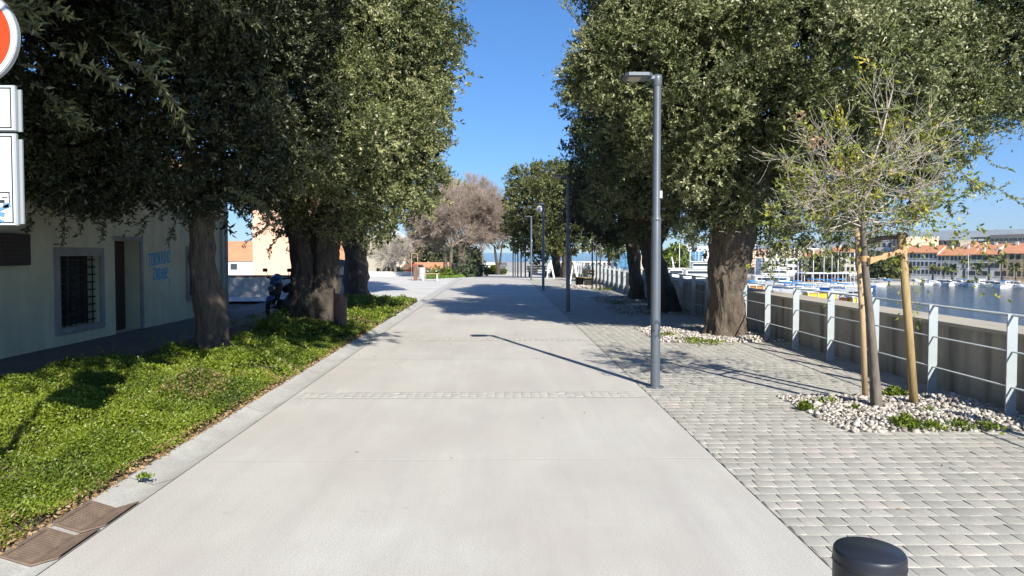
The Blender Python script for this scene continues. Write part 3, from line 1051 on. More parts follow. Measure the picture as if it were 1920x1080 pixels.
# ================================================================== BOLLARD
bp = Vector((P(1630, 1042, 2.10).x, 2.10, 0))
t = empty('bollard', bp, label='black cylindrical steel bollard on the setts in the foreground', cat='bollard')
b = MB()
b.lathe([(0.104, 0.0), (0.104, 0.765), (0.1025, 0.774), (0.098, 0.780), (0.0001, 0.7805)], n=56)
b.build('bollard_body', M['bollard'], t)
b = MB()
b.lathe([(0.1045, 0.735), (0.1058, 0.738), (0.1058, 0.742), (0.1045, 0.745)], n=56)
b.build('groove_ring', M['black'], t)

# ================================================================== TRAFFIC SIGN
sy = 4.33
sc_ = P(-67, 65, sy)
t = empty('traffic_sign', (sc_.x, sy + 0.06, 0), label='round red prohibition sign above two white plates on one pole at left edge', cat='traffic sign')


def sgn(name, mb, m, par=None):
    o = mb.build(name, m, par or t)
    if par is None:
        return o
    return o


b = MB()
b.tube([(-.24, 0.05, 0), (-.24, 0.05, sc_.z + 0.32)], 0.024, 14)
b.box((-.12, 0.03, sc_.z + .05), (.30, .03, .03))
b.box((-.12, 0.03, sc_.z - .55), (.30, .03, .03))
b.box((-.12, 0.03, sc_.z - 1.0), (.30, .03, .03))
b.build('sign_pole', M['signgrey'], t)


def disc(mb, cx, cz, r, y0, y1, n=64):
    vs = [(cx + r * math.cos(2 * PI * k / n), y0, cz + r * math.sin(2 * PI * k / n)) for k in range(n)]
    vs += [(x, y1, z) for x, _, z in vs]
    mb.add(vs, [tuple(range(n)), tuple(reversed(range(n, 2 * n)))] + [(i, n + i, n + (i + 1) % n, (i + 1) % n) for i in range(n)])


b = MB()
disc(b, 0, sc_.z, 0.300, -0.030, 0.0)
face = b.build('sign_disc', M['signgrey'], t)
b = MB()
disc(b, 0, sc_.z, 0.293, -0.036, -0.030)
b.build('white_rim', M['signwhite'], face)
b = MB()
disc(b, 0, sc_.z, 0.262, -0.040, -0.036)
b.build('red_face', M['signred'], face)
b = MB()
b.box((0, -0.0425, sc_.z), (0.36, 0.005, 0.09))
b.build('white_bar', M['signwhite'], face)


def plate(y_top, y_bot, marks):
    zt, zb = P(0, y_top, sy).z, P(0, y_bot, sy).z
    xr = P(23.5, 300, sy).x - sc_.x
    w, h, cz = 2 * xr, zt - zb, (zt + zb) / 2
    b = MB()
    b.box((0, -0.015, cz), (w, 0.03, h), bev=0.006)
    b.box((0.012, 0.008, cz - 0.01), (w + 0.012, 0.012, h * 0.92))
    pl = b.build('sign_plate', M['signgrey'], t)
    b = MB()
    b.box((0, -0.033, cz), (w - 0.012, 0.006, h - 0.012))
    b.build('plate_face', M['signwhite'], pl)
    b = MB()
    e, th = 0.020, 0.007
    for s in (-1, 1):
        b.box((0, -0.0375, cz + s * (h / 2 - e)), (w - 2 * e, 0.003, th))
        b.box((s * (w / 2 - e), -0.0375, cz), (th, 0.003, h - 2 * e + th))
    if marks:
        x0 = xr - 0.075
        zt2 = cz - h * 0.14
        b.box((x0, -0.0375, zt2), (0.075, 0.003, 0.006))
        b.box((x0 + 0.034, -0.0375, zt2 - 0.035), (0.006, 0.003, 0.07))
        b.box((x0 + 0.006, -0.0375, zt2 - 0.03), (0.035, 0.003, 0.005))
        b.box((x0 - 0.01, -0.0375, zt2 - 0.055), (0.03, 0.003, 0.018))
    b.build('black_border', M['signink'], pl)
    # faint horizontal ribs of the sheet
    b = MB()
    for k in range(int(h / 0.026)):
        b.box((0, -0.0365, cz - h / 2 + 0.03 + k * 0.026), (w - 0.06, 0.0012, 0.004))
    if marks:
        pass
    b.build('plate_ribs', M['signwhite'], pl)
    if marks:
        b = MB()
        z2 = cz - h * 0.36
        for dx, dz, sx, sz, a in ((-0.05, 0.03, 0.10, 0.02, .4), (-0.10, 0.0, 0.12, 0.026, -.2), (-0.03, 0.045, 0.035, 0.03, 0), (-0.12, -0.03, 0.09, 0.02, .3), (-0.07, -0.045, 0.05, 0.014, -.5)):
            b.box((xr - 0.03 + dx, -0.0395, z2 + dz), (sx, 0.002, sz), rot=Matrix.Rotation(-a, 3, 'Y'))
        b.build('blue_sticker', M['signblue'], pl)
    return pl


plate(157, 244, False)
plate(248, 423, True)

# ================================================================== OLD HOUSE ON THE LEFT
HX = -8.0
hs = empty('house', (HX, 14, 0), label='low cream rendered house with barred window and blue graffiti in tree shade', cat='house')


def hp(mb, name, m, par=None):
    o = mb.build(name, m, par or hs)
    if par is None:
        o.matrix_parent_inverse = Matrix.Translation((-HX, -14, 0))
    return o


def hpt(px, py):
    """point of the facade plane seen at a pixel"""
    d = ray(px, py)
    s = (HX - 0) / d.x
    return Vector((0, 0, CAMZ)) + d * s


HY1 = 20.5
wy0, wy1 = hpt(110, 540).y, hpt(186, 540).y
wz0, wz1 = hpt(150, 610).z, hpt(150, 480).z
dy0, dy1 = hpt(216, 540).y, hpt(262, 540).y
dz1 = hpt(240, 452).z
w2a, w2b = hpt(353, 520).y, hpt(353, 520).y + 0.9
w2z0, w2z1 = 0.55, hpt(355, 472).z
EV = 3.7
b = MB()
cuts = [(2.0, wy0, None), (wy0, wy1, (wz0, wz1)), (wy1, dy0, None), (dy0, dy1, (0, dz1)), (dy1, w2a, None), (w2a, w2b, (w2z0, w2z1)), (w2b, HY1, None)]
D = 0.45
for a, c, hole in cuts:
    segs = [(0 - .05, EV)] if hole is None else ([(-.05, hole[0])] if hole[0] > 0 else []) + [(hole[1], EV)]
    for z0, z1 in segs:
        b.quad((HX, a, z0), (HX, c, z0), (HX, c, z1), (HX, a, z1))
    if hole:
        z0, z1 = max(hole[0], -.05), hole[1]
        b.quad((HX, a, z0), (HX, a, z1), (HX - D, a, z1), (HX - D, a, z0))
        b.quad((HX, c, z0), (HX - D, c, z0), (HX - D, c, z1), (HX, c, z1))
        b.quad((HX, a, z1), (HX, c, z1), (HX - D, c, z1), (HX - D, a, z1))
        b.quad((HX, a, z0), (HX - D, a, z0), (HX - D, c, z0), (HX, c, z0))
b.quad((HX, HY1, -.05), (HX - 6, HY1, -.05), (HX - 6, HY1, EV), (HX, HY1, EV))
b.quad((HX - 6, 2, -.05), (HX, 2, -.05), (HX, 2, EV), (HX - 6, 2, EV))
b.quad((HX - 6, HY1, -.05), (HX - 6, 2, -.05), (HX - 6, 2, EV), (HX - 6, HY1, EV))
wl = hp(b, 'wall', M['housewall'])
b = MB()
b.quad((HX + .3, 1.7, EV - .05), (HX + .3, HY1 + .3, EV - .05), (HX - 3, HY1 + .3, EV + 1.3), (HX - 3, 1.7, EV + 1.3))
b.quad((HX - 6.3, HY1 + .3, EV - .05), (HX - 6.3, 1.7, EV - .05), (HX - 3, 1.7, EV + 1.3), (HX - 3, HY1 + .3, EV + 1.3))
b.quad((HX + .3, 1.7, EV - .05), (HX - 6.3, 1.7, EV - .05), (HX - 6.3, HY1 + .3, EV - .05), (HX + .3, HY1 + .3, EV - .05))
hp(b, 'roof', M['orange'])
# barred window
b = MB()
b.box((HX - 0.30, (wy0 + wy1) / 2, (wz0 + wz1) / 2), (0.02, wy1 - wy0, wz1 - wz0))
win = hp(b, 'window', M['glass'])
b = MB()
fw = 0.13
for ya, yb, za, zb in ((wy0 - fw, wy0, wz0 - .0, wz1 + .0), (wy1, wy1 + fw, wz0, wz1), (wy0 - fw, wy1 + fw, wz1, wz1 + .16), (wy0 - fw, wy1 + fw, wz0 - .12, wz0)):
    b.box((HX + 0.018, (ya + yb) / 2, (za + zb) / 2), (0.05, yb - ya, zb - za), bev=.006)
b.build('stone_surround', M['stonetrim'], win)
b = MB()
nb = 7
for k in range(nb):
    yy = wy0 + (wy1 - wy0) * (k + .5) / nb
    b.tube([(HX - .08, yy, wz0), (HX - .08, yy, wz1)], .011, 6)
for k in range(9):
    zz = wz0 + (wz1 - wz0) * (k + .5) / 9
    b.box((HX - .08, (wy0 + wy1) / 2, zz), (.012, wy1 - wy0, .028))
b.build('window_bars', M['iron'], win)
b = MB()
for yy in (wy0 + .04, (wy0 + wy1) / 2, wy1 - .04):
    b.box((HX - .27, yy, (wz0 + wz1) / 2), (.05, .06, wz1 - wz0))
b.build('window_frame', M['door'], win)
for o_ in win.children:
    pass
# door
b = MB()
b.box((HX - .36, (dy0 + dy1) / 2, dz1 / 2), (.06, dy1 - dy0, dz1))
dr = hp(b, 'door', M['door'])
b = MB()
for k in range(4):
    b.box((HX - .325, dy0 + (dy1 - dy0) * (k + .5) / 4, dz1 / 2), (.02, (dy1 - dy0) / 4 - .03, dz1 - .12), bev=.005)
b.tube([(HX - .30, dy1 - .18, 1.0), (HX - .26, dy1 - .18, 1.0), (HX - .26, dy1 - .28, 1.0)], .012, 6)
b.build('door_panel', M['door'], dr)
b = MB()
b.box((HX + .02, dy1 + .05, dz1 / 2), (.04, .10, dz1))
b.box((HX + .02, (dy0 + dy1) / 2 + .02, dz1 + .05), (.04, dy1 - dy0 + .16, .10))
b.build('door_surround', M['stonetrim'], dr)
# second window beyond the trunk
b = MB()
b.box((HX - .25, (w2a + w2b) / 2, (w2z0 + w2z1) / 2), (.02, w2b - w2a, w2z1 - w2z0))
w2 = hp(b, 'window', M['glass'])
b = MB()
for ya, yb, za, zb in ((w2a - fw, w2a, w2z0, w2z1), (w2b, w2b + fw, w2z0, w2z1), (w2a - fw, w2b + fw, w2z1, w2z1 + .14), (w2a - fw, w2b + fw, w2z0 - .1, w2z0)):
    b.box((HX + 0.018, (ya + yb) / 2, (za + zb) / 2), (0.05, yb - ya, zb - za), bev=.006)
b.build('stone_surround', M['stonetrim'], w2)
# corner quoin strip, base plinth
b = MB()
b.box((HX + .02, HY1 - .13, EV / 2 - .03), (.05, .30, EV - .04), bev=.008)
hp(b, 'corner_pilaster', M['stonetrim'])
b = MB()
b.tube([(HX + .06, HY1 - .42, .05), (HX + .06, HY1 - .42, EV - .1)], .04, 10)
hp(b, 'downpipe', M['greyblue'])
# metal box high on the wall at the left
a1, a2 = hpt(-25, 470), hpt(37, 470)
zt, zb = hpt(15, 438).z, hpt(15, 498).z
b = MB()
b.box((HX + .10, (a1.y + a2.y) / 2, (zt + zb) / 2), (.18, a2.y - a1.y, zt - zb), bev=.012)
cb = hp(b, 'meter_box', M['door'])
b = MB()
for k in range(7):
    b.box((HX + .195, (a1.y + a2.y) / 2, zb + (zt - zb) * (k + .7) / 8), (.012, (a2.y - a1.y) * .8, .02))
b.build('louvre', M['black'], cb)
# graffiti: two lines of tall sprayed capitals
GL = {
    'T': [[(0, 1), (.6, 1)], [(.3, 1), (.3, 0)]],
    'J': [[(0, 0), (.35, .08), (.4, 1)]],
    'O': [[(0, .1), (0, .9), (.25, 1), (.5, .9), (.5, .1), (.25, 0), (0, .1)]],
    'R': [[(0, 0), (0, 1), (.45, .9), (.45, .6), (0, .5), (.5, 0)]],
    'N': [[(0, 0), (0, 1), (.45, 0), (.45, 1)]],
    'A': [[(0, 0), (.15, .95), (.4, .95), (.5, 0)], [(.08, .45), (.47, .45)]],
    'D': [[(0, 0), (0, 1), (.4, .85), (.45, .2), (0, 0)]],
    'Z': [[(0, 1), (.5, 1), (0.02, 0.02), (.5, 0)]],
}
b = MB()


def spray(word, pxa, pya, pxb, pyb, hpx):
    n = len(word)
    for i, ch in enumerate(word):
        for st in GL[ch]:
            pts = []
            for u, v in st:
                q = (i + u * 1.25) / n
                px = pxa + (pxb - pxa) * q
                py = pya + (pyb - pya) * q - v * hpx
                w_ = hpt(px, py)
                pts.append(Vector((HX + .004, w_.y, w_.z)))
            for p0, p1 in zip(pts[:-1], pts[1:]):
                d = (p1 - p0)
                L = d.length + .03
                a = math.atan2(d.z, d.y)
                b.box((p0 + p1) / 2 + Vector((rng.uniform(0, .0015), 0, 0)), (.004, L, .034), rot=Matrix.Rotation(a, 3, 'X'))


spray('TORNADO', 278, 499, 320, 491, 22)
spray('ZADAR', 287, 524, 316, 522, 20)
b.box((HX + .004, hpt(317.5, 530).y, hpt(317, 529).z), (.004, .03, hpt(317, 520).z - hpt(317, 536).z))
hp(b, 'graffiti', M['graffiti'])

# ================================================================== LEFT PLAZA: garden wall, pillar, buildings
gw = empty('garden_wall', (-8, 27, 0), label='low pale rendered wall with brown coping beyond the house corner', cat='wall')
b = MB()
b.box((-9.3, 0, 0.36), (23.6, .28, .78))
for k in range(12):
    b.box((-20.3 + k * 2.0, -.146, 0.36), (.03, .012, .76))
g1 = b.build('wall_face', M['gardenwall'], gw)
b = MB()
b.box((-9.3, 0, 0.785), (23.7, .36, .06), bev=.01)
b.build('coping', M['rust'], gw)
pl_ = empty('stone_pillar', (P(636, 500, 28.2).x, 28.2, 0), label='short white pillar with dark moulded cap between the tree trunks', cat='pillar')
b = MB()
b.box((0, 0, .55), (.44, .44, 1.14), bev=.02)
b.build('shaft', M['offwhite'], pl_)
b = MB()
b.lathe([(.30, 1.12), (.42, 1.18), (.42, 1.24), (.26, 1.30), (.18, 1.40), (.0001, 1.42)], n=20)
b.build('cap', M['darkblock'], pl_)


def simple_house(name, label, cx, cy, w, d, eave, ridge, wall, roof, rz=0, axis='x', base=None, wins=(), over=.3, cat='building', group=None):
    z0 = gz(cy) if base is None else base
    t = empty(name, (cx, cy, z0), rz, label, cat, group)
    e, r = eave - z0, ridge - z0
    b = MB()
    b.box((0, 0, e / 2 - .1), (w, d, e + .2))
    if axis == 'x':   # ridge along x
        b.add([(-w / 2, -d / 2, e), (-w / 2, d / 2, e), (-w / 2, 0, r - .05)], [(0, 1, 2)])
        b.add([(w / 2, -d / 2, e), (w / 2, d / 2, e), (w / 2, 0, r - .05)], [(0, 2, 1)])
    else:
        b.add([(-w / 2, -d / 2, e), (w / 2, -d / 2, e), (0, -d / 2, r - .05)], [(0, 1, 2)])
        b.add([(-w / 2, d / 2, e), (w / 2, d / 2, e), (0, d / 2, r - .05)], [(0, 2, 1)])
    b.build('wall', wall, t)
    b = MB()
    k = .18
    if axis == 'x':
        for s in (-1, 1):
            a = [(-w / 2 - over, s * (d / 2 + over), e - .1), (w / 2 + over, s * (d / 2 + over), e - .1), (w / 2 + over, 0, r), (-w / 2 - over, 0, r)]
            a2 = [(x, y, z - k) for x, y, z in a]
            b.add(a + a2, [(0, 1, 2, 3), (7, 6, 5, 4), (0, 4, 5, 1), (1, 5, 6, 2), (2, 6, 7, 3), (3, 7, 4, 0)])
    else:
        for s in (-1, 1):
            a = [(s * (w / 2 + over), -d / 2 - over, e - .1), (s * (w / 2 + over), d / 2 + over, e - .1), (0, d / 2 + over, r), (0, -d / 2 - over, r)]
            a2 = [(x, y, z - k) for x, y, z in a]
            b.add(a + a2, [(0, 1, 2, 3), (7, 6, 5, 4), (0, 4, 5, 1), (1, 5, 6, 2), (2, 6, 7, 3), (3, 7, 4, 0)])
    b.build('roof', roof, t)
    for (x, z, ww, hh) in wins:
        b = MB()
        b.box((x, -d / 2 - .01, z), (ww, .06, hh))
        f = b.build('window', M['white'], t)
        b = MB()
        b.box((x, -d / 2 - .045, z), (ww - .16, .03, hh - .16))
        b.build('pane', M['glass'], f)
    return t


xa, xb = P(474, 480, 40).x, P(585, 480, 40).x
simple_house('pink_house', 'peach rendered blank house wall behind the garden wall', (xa + xb) / 2, 43, xb - xa, 6, 4.6, 5.6, M['pink'], M['orange'], base=-.1)
xa, xb = P(400, 480, 108).x, P(722, 480, 108).x
simple_house('long_house', 'long low white house with an orange tiled roof behind the plaza', (xa + xb) / 2, 112, xb - xa, 9, .65, 3.5, M['offwhite'], M['orange'],
             wins=[(4.5 - k * 3.6, 1.4, 1.2, 1.1) for k in range(8)])
xa, xb = P(672, 480, 96).x, P(772, 480, 96).x
t = simple_house('gabled_house', 'tan gabled house with white verge behind the bare garden tree', (xa + xb) / 2, 100, xb - xa, 12, 2.7, 5.2, M['tan'], M['white'], axis='y',
                 wins=[(-.2, 4.6, .9, 1.1), (1.4, 2.6, .9, 1.3)])
xa, xb = P(735, 480, 90).x, P(757, 480, 90).x
simple_house('cream_annexe', 'small cream annexe in front of the tan gabled house', (xa + xb) / 2, 93, xb - xa, 3, 1.0, 1.7, M['cream'], M['cream'], over=.05)

# far low white buildings at the end of the promenade
simple_house('white_shed', 'long low white building at the far end of the promenade', P(896, 500, 150).x, 155, 7.5, 6, -.75, -.5, M['white'], M['offwhite'], base=-5)
simple_house('white_villa', 'small far white building left of the walking person', P(924, 500, 170).x, 178, 6.5, 6, -1.6, -.9, M['offwhite'], M['darkblock'], base=-5,
             wins=[(-2, 2.2, .9, 1), (0.4, 2.2, .9, 1), (2.4, 2.2, .9, 1)])
simple_house('terracotta_shed', 'low shed with a terracotta roof behind the grass bed', P(806, 505, 84).x, 88, 4.0, 3, -.1, .45, M['offwhite'], M['orange'])
simple_house('brick_kiosk', 'small red kiosk behind the rusty post on the plaza', P(772, 505, 76).x, 77.5, 1.5, 1.5, .1, .35, M['red'], M['rust'])

# rusty gate-like post, bin, bench
yy = 45.0
o = empty('trellis_frame', (P(777, 530, yy).x, yy, 0), label='thin pale frame of two uprights and a crossbar on the plaza', cat='frame')
b = MB()
for x in (-.18, .22):
    b.tube([(x, 0, 0), (x, 0, 1.62)], .018, 6)
b.tube([(-.18, 0, 1.62), (.22, 0, 1.62)], .02, 6)
b.build('frame_bar', M['stakepale'], o)
o = empty('rusty_column', (P(779, 530, 42).x, 42, 0), label='short rusty steel column with reddish top on the white plaza', cat='column')
b = MB()
b.box((0, 0, .46), (.22, .2, .92), bev=.01)
b.build('column_body', M['rust'], o)
b = MB()
b.box((0, 0, .97), (.25, .23, .09), bev=.01)
b.build('cap', M['red'], o)
o = empty('litter_bin', (P(791, 530, 43).x, 43, 0), label='grey metal litter bin beside the rusty column on the plaza', cat='bin', group=None)
b = MB()
b.lathe([(.15, .12), (.21, .2), (.22, .72), (.24, .74), (.20, .76), (.0001, .74)], n=18)
b.build('bin_body', M['greyblue'], o)
b = MB()
b.tube([(-.25, 0, 0), (-.25, 0, .6), (-.2, 0, .62)], .02, 6)
b.tube([(.25, 0, 0), (.25, 0, .6), (.2, 0, .62)], .02, 6)
b.build('bin_stand', M['chrome'], o)
o = empty('bench', (P(807, 530, 41.5).x, 41.5, 0), label='low wooden bench by the grass edge of the plaza', cat='bench')
b = MB()
for k in range(3):
    b.box((0, -.14 + k * .14, .42), (1.1, .11, .04), bev=.006)
b.build('seat', M['stakepale'], o)
for x in (-.42, .42):
    b = MB()
    b.box((x, 0, .2), (.07, .36, .4), bev=.006)
    b.build('leg', M['offwhite'], o)
o = empty('litter_bin', (P(850, 520, 50).x, 50, gz(50)), label='dark litter bin on a post in the grass bed beneath the bare trees', cat='bin')
b = MB()
b.tube([(0, 0, 0), (0, 0, .9)], .03, 6)
b.build('bin_post', M['black'], o)
b = MB()
b.lathe([(.12, .25), (.14, .3), (.14, .95), (.16, .98), (.10, 1.06), (.0001, 1.08)], n=14)
b.build('bin_body', M['black'], o)

# ================================================================== TUBULAR BIN BESIDE THE DOUBLE TRUNK
by = 14.3
o = empty('litter_bin', (P(638, 600, by).x, by, 0), label='brown tubular litter bin on a short post beside the double trunk', cat='bin')
b = MB()
b.tube([(-.02, 0, 0), (-.02, 0, .3)], .035, 8)
b.tube([(-.13, .05, .1), (-.13, .05, .95)], .018, 8)
b.build('bin_post', M['rust'], o)
b = MB()
n = 28
prof = []
vs, fs = [], []
for i in range(2):
    for k in range(n):
        a = 2 * PI * k / n
        x, y_ = .135 * math.cos(a), .135 * math.sin(a)
        z = .20 if i == 0 else .82 + .35 * x * -1
        vs.append((x, y_, z))
for k in range(n):
    fs.append((k, (k + 1) % n, n + (k + 1) % n, n + k))
b.add(vs, fs, True)
b.add(vs[:n], [tuple(reversed(range(n)))])
b.add([(v[0] * .9, v[1] * .9, v[2] - .10) for v in vs[n:]], [tuple(range(n))])
b.build('bin_body', M['binbrown'], o)

# ================================================================== SCOOTER BEHIND THE DOUBLE TRUNK
sy_ = 18.3
o = empty('motor_scooter', (P(533, 590, sy_).x, sy_, 0), R(-14), 'dark motor scooter with blue front cowl parked behind the double trunk', 'scooter')
for yw in (-.55, .72):
    b = MB()
    pts = [(0, yw + .22 * math.cos(2 * PI * k / 24), .27 + .22 * math.sin(2 * PI * k / 24)) for k in range(25)]
    b.tube(pts, .055, 10, cap=False)
    wh = b.build('wheel', M['rubber'], o)
    b = MB()
    for k in range(5):
        a = 2 * PI * k / 5
        b.tube([(0, yw, .27), (0, yw + .18 * math.cos(a), .27 + .18 * math.sin(a))], .016, 6)
    pts = [(0, yw + .175 * math.cos(2 * PI * k / 20), .27 + .175 * math.sin(2 * PI * k / 20)) for k in range(21)]
    b.tube(pts, .016, 6, cap=False)
    b.build('rim', M['chrome'], wh)
b = MB()
for x in (-.07, .07):
    b.tube([(x, -.55, .27), (x, -.42, .62)], .02, 8)
b.build('fork', M['chrome'], o)
b = MB()
b.tube([(0, -.80, .42), (0, -.70, .53), (0, -.52, .56), (0, -.35, .48)], [.03, .07, .075, .05], 12)
b.build('mudguard', M['blue'], o)
b = MB()
b.tube([(0, -.44, .42), (0, -.42, .65), (0, -.36, .88), (0, -.30, 1.02)], [.09, .15, .17, .10], 14)
b.build('front_cowl', M['black'], o)
b = MB()
b.tube([(0, -.46, .80), (0, -.38, .96), (0, -.26, 1.08)], [.10, .16, .11], 14)
b.build('nose_panel', M['blue'], o)
b = MB()
b.tube([(0, -.62, .78), (0, -.56, .79)], [.085, .10], 14)
b.build('headlight', M['chrome'], o)
b = MB()
b.tube([(-.36, -.20, 1.04), (-.2, -.26, 1.02), (.2, -.26, 1.02), (.36, -.20, 1.04)], .02, 8)
b.build('handlebar', M['rubber'], o)
for s in (-1, 1):
    b = MB()
    b.tube([(s * .26, -.24, 1.03), (s * .33, -.30, 1.20)], .008, 6)
    b.box((s * .35, -.31, 1.24), (.14, .03, .09), bev=.012)
    b.build('mirror', M['black'], o)
b = MB()
b.tube([(0, -.35, .36), (0, 0, .30), (0, .25, .34), (0, .5, .5), (0, .85, .62)], [.15, .16, .18, .19, .12], 12)
b.build('body_panel', M['black'], o)
b = MB()
b.tube([(0, .05, .72), (0, .4, .76), (0, .78, .80)], [.09, .15, .12], 12)
b.build('seat', M['rubber'], o)

# ================================================================== DRAIN GRATES
def dished_bar(mb, ya, yb, lift, xa=-2.772, xb=-2.445, th=.008):
    """bar across the gutter that follows its dished profile"""
    xs = [xa, -2.60, xb]
    vs = []
    for yy in (ya, yb):
        for x in xs:
            vs.append((x + 2.60, yy, gutter_z(x) + lift))
        for x in xs:
            vs.append((x + 2.60, yy, gutter_z(x) + lift - th))
    mb.add(vs, [(0, 1, 7, 6), (1, 2, 8, 7), (3, 9, 10, 4), (4, 10, 11, 5), (0, 3, 4, 1), (1, 4, 5, 2), (6, 7, 10, 9), (7, 8, 11, 10), (0, 6, 9, 3), (2, 5, 11, 8)])


for i, (ya, yb) in enumerate(((4.30, 4.70), (3.84, 4.24))):
    lab = ['worn brown drain grate in the kerb strip, the farther of two', 'worn brown drain grate in the kerb strip, the nearer of two'][i]
    o = empty('drain_grate', (-2.60, (ya + yb) / 2, 0.0), label=lab, cat='drain grate', group='drain grates in the kerb strip')
    hl = (yb - ya) / 2
    b = MB()
    dished_bar(b, -hl, hl, .004, th=.002)
    b.build('dark_backing', M['black'], o)  # black sheet standing in for the dark drain hole under the bars
    b = MB()
    dished_bar(b, -hl, -hl + .02, .015, th=.010)
    dished_bar(b, hl - .02, hl, .015, th=.010)
    for xa, xb in ((-2.772, -2.75), (-2.467, -2.445), (-2.612, -2.588)):
        za, zb = gutter_z(xa) + .014, gutter_z(xb) + .014
        b.add([(xa + 2.6, -hl + .02, za), (xb + 2.6, -hl + .02, zb), (xb + 2.6, hl - .02, zb), (xa + 2.6, hl - .02, za)], [(0, 1, 2, 3)])
    b.build('grate_frame', M['grate'], o)
    b = MB()
    nb = 15
    for k in range(nb):
        yy = -hl + .032 + (hl * 2 - .064) * k / (nb - 1)
        dished_bar(b, yy - .0085, yy + .0085, .0125, -2.749, -2.468)
    b.build('grate_bars', M['grate'], o)

# ================================================================== PERSON FAR DOWN THE ROAD
def person(name, x, y, label, rz=0.0, h=1.72):
    z0 = gz(y)
    me = bpy.data.meshes.new(name)
    k = h / 1.75
    J = [((0, 0, .95), .15), ((0, 0, 1.15), .15), ((0, 0.0, 1.40), .17), ((0, 0, 1.52), .06), ((0, 0, 1.60), .085), ((0, 0, 1.70), .085),
         ((-.20, 0, 1.42), .065), ((-.27, -.03, 1.15), .05), ((-.25, -.14, .92), .038), ((.20, 0, 1.42), .065), ((.27, .02, 1.15), .05), ((.26, .10, .92), .038),
         ((-.10, 0, .88), .10), ((-.11, -.06, .50), .07), ((-.11, .02, .09), .05), ((-.11, -.12, .05), .045),
         ((.10, 0, .88), .10), ((.11, .08, .50), .07), ((.11, .22, .12), .05), ((.11, .10, .06), .045)]
    E = [(0, 1), (1, 2), (2, 3), (3, 4), (4, 5), (2, 6), (6, 7), (7, 8), (2, 9), (9, 10), (10, 11), (0, 12), (12, 13), (13, 14), (14, 15), (0, 16), (16, 17), (17, 18), (18, 19)]
    me.from_pydata([tuple(c * k for c in j[0]) for j in J], E, [])
    o = link(name, me, M['cloth'])
    o.location = (x, y, z0)
    o.rotation_euler = (0, 0, rz)
    sk = o.modifiers.new('skin', 'SKIN')
    for v, j in zip(me.skin_vertices[0].data, J):
        v.radius = (j[1] * k, j[1] * k * .85)
    me.skin_vertices[0].data[0].use_root = True
    o.modifiers.new('sub', 'SUBSURF').render_levels = 2
    tag(o, label, 'person')
    b = MB()
    b.lathe([(.0001, 1.80 * k), (.06 * k, 1.785 * k), (.098 * k, 1.72 * k), (.10 * k, 1.64 * k), (.085 * k, 1.60 * k)], n=14)
    b.build('hair', M['clothb'], o)
    b = MB()
    for s, y2 in ((-1, -.03), (1, .05)):
        b.tube([(s * .10, 0, .92 * k), (s * .115, y2, .50 * k), (s * .115, y2 * 3, .14 * k)], [.125 * k, .095 * k, .075 * k], 10)
    b.build('trousers', M['clothb'], o)
    return o


person('person', P(940, 505, 102).x, 102, 'person in grey top and black trousers walking far down the promenade')

# ================================================================== TREES
def L_(px, py, Y, r):
    p = P(px, py, Y)
    return (p.x, p.y, p.z, r)


OAKG = 'large evergreen oaks lining the promenade'


def oak(name, label, base, stems, lobes, leafm, barkm, group=OAKG, **kw):
    t = empty(name, (0, 0, 0), label=label, cat='tree', group=group)
    t.location = base
    inv = Matrix.Translation(-Vector(base))
    ckw = {k: v for k, v in kw.items() if k not in ('flare', 'rough', 'flute', 'tseed', 'flareall')}
    c = crown('crown', lobes, m=leafm, parent=t, **ckw)
    c.matrix_parent_inverse = inv
    tr = trunk('trunk', stems, barkm, t, flare=kw.get('flare', .25), rough=kw.get('rough', .05), flute=kw.get('flute', .06), seed=kw.get('tseed', 0), flareall=kw.get('flareall', False))
    tr.matrix_parent_inverse = inv
    return t


# --- R1: the big trunk by the railing
b1 = (4.54, 13.75, 0)
top1 = P(1378, 405, 13.7)
lb = [L_(1385, 330, 13.7, 1.25), L_(1545, 300, 13.9, 1.45), L_(1335, 200, 13.3, 1.7), L_(1500, 110, 13.3, 2.2), L_(1690, 175, 13.9, 1.65), L_(1640, 20, 13.8, 2.0),
      L_(1850, 60, 14.2, 1.7), L_(1740, 280, 14.3, 1.0), L_(1380, 20, 13.4, 2.0), L_(1500, -60, 13.6, 2.0), L_(1900, -30, 14.6, 1.8), L_(1470, 400, 14.1, .75), L_(1600, 405, 14.5, .62),
      L_(1320, 370, 14.0, .6), (5.75, 11.0, 4.75, .95), (5.0, 12.2, 4.15, .6), L_(1195, 125, 13.2, 1.1), L_(1215, -40, 13.2, 1.15), L_(1255, 270, 14.2, .8), L_(1925, 130, 14.4, 1.1)]
st = [([b1, (4.55, 13.75, .5), (4.55, 13.7, 1.2), tuple(top1 + Vector((0, 0, -.4))), tuple(top1 + Vector((.1, 0, .7)))], [.42, .37, .365, .47, .42], 64, 110)]
st += limbs(top1 + Vector((-.15, 0, .1)), [P(1330, 150, 13.3), P(1420, 60, 13.4)], .26)
st += limbs(top1 + Vector((.15, 0, .1)), [P(1520, 200, 13.4), P(1690, 150, 13.9), P(1540, 0, 13.6)], .26)
oak('evergreen_oak', 'huge evergreen oak with the thickest trunk, beside the railing behind the sapling', b1, st, lb, M['leaf'], M['barkbrown'], seed=1, flare=.05, density=.95)
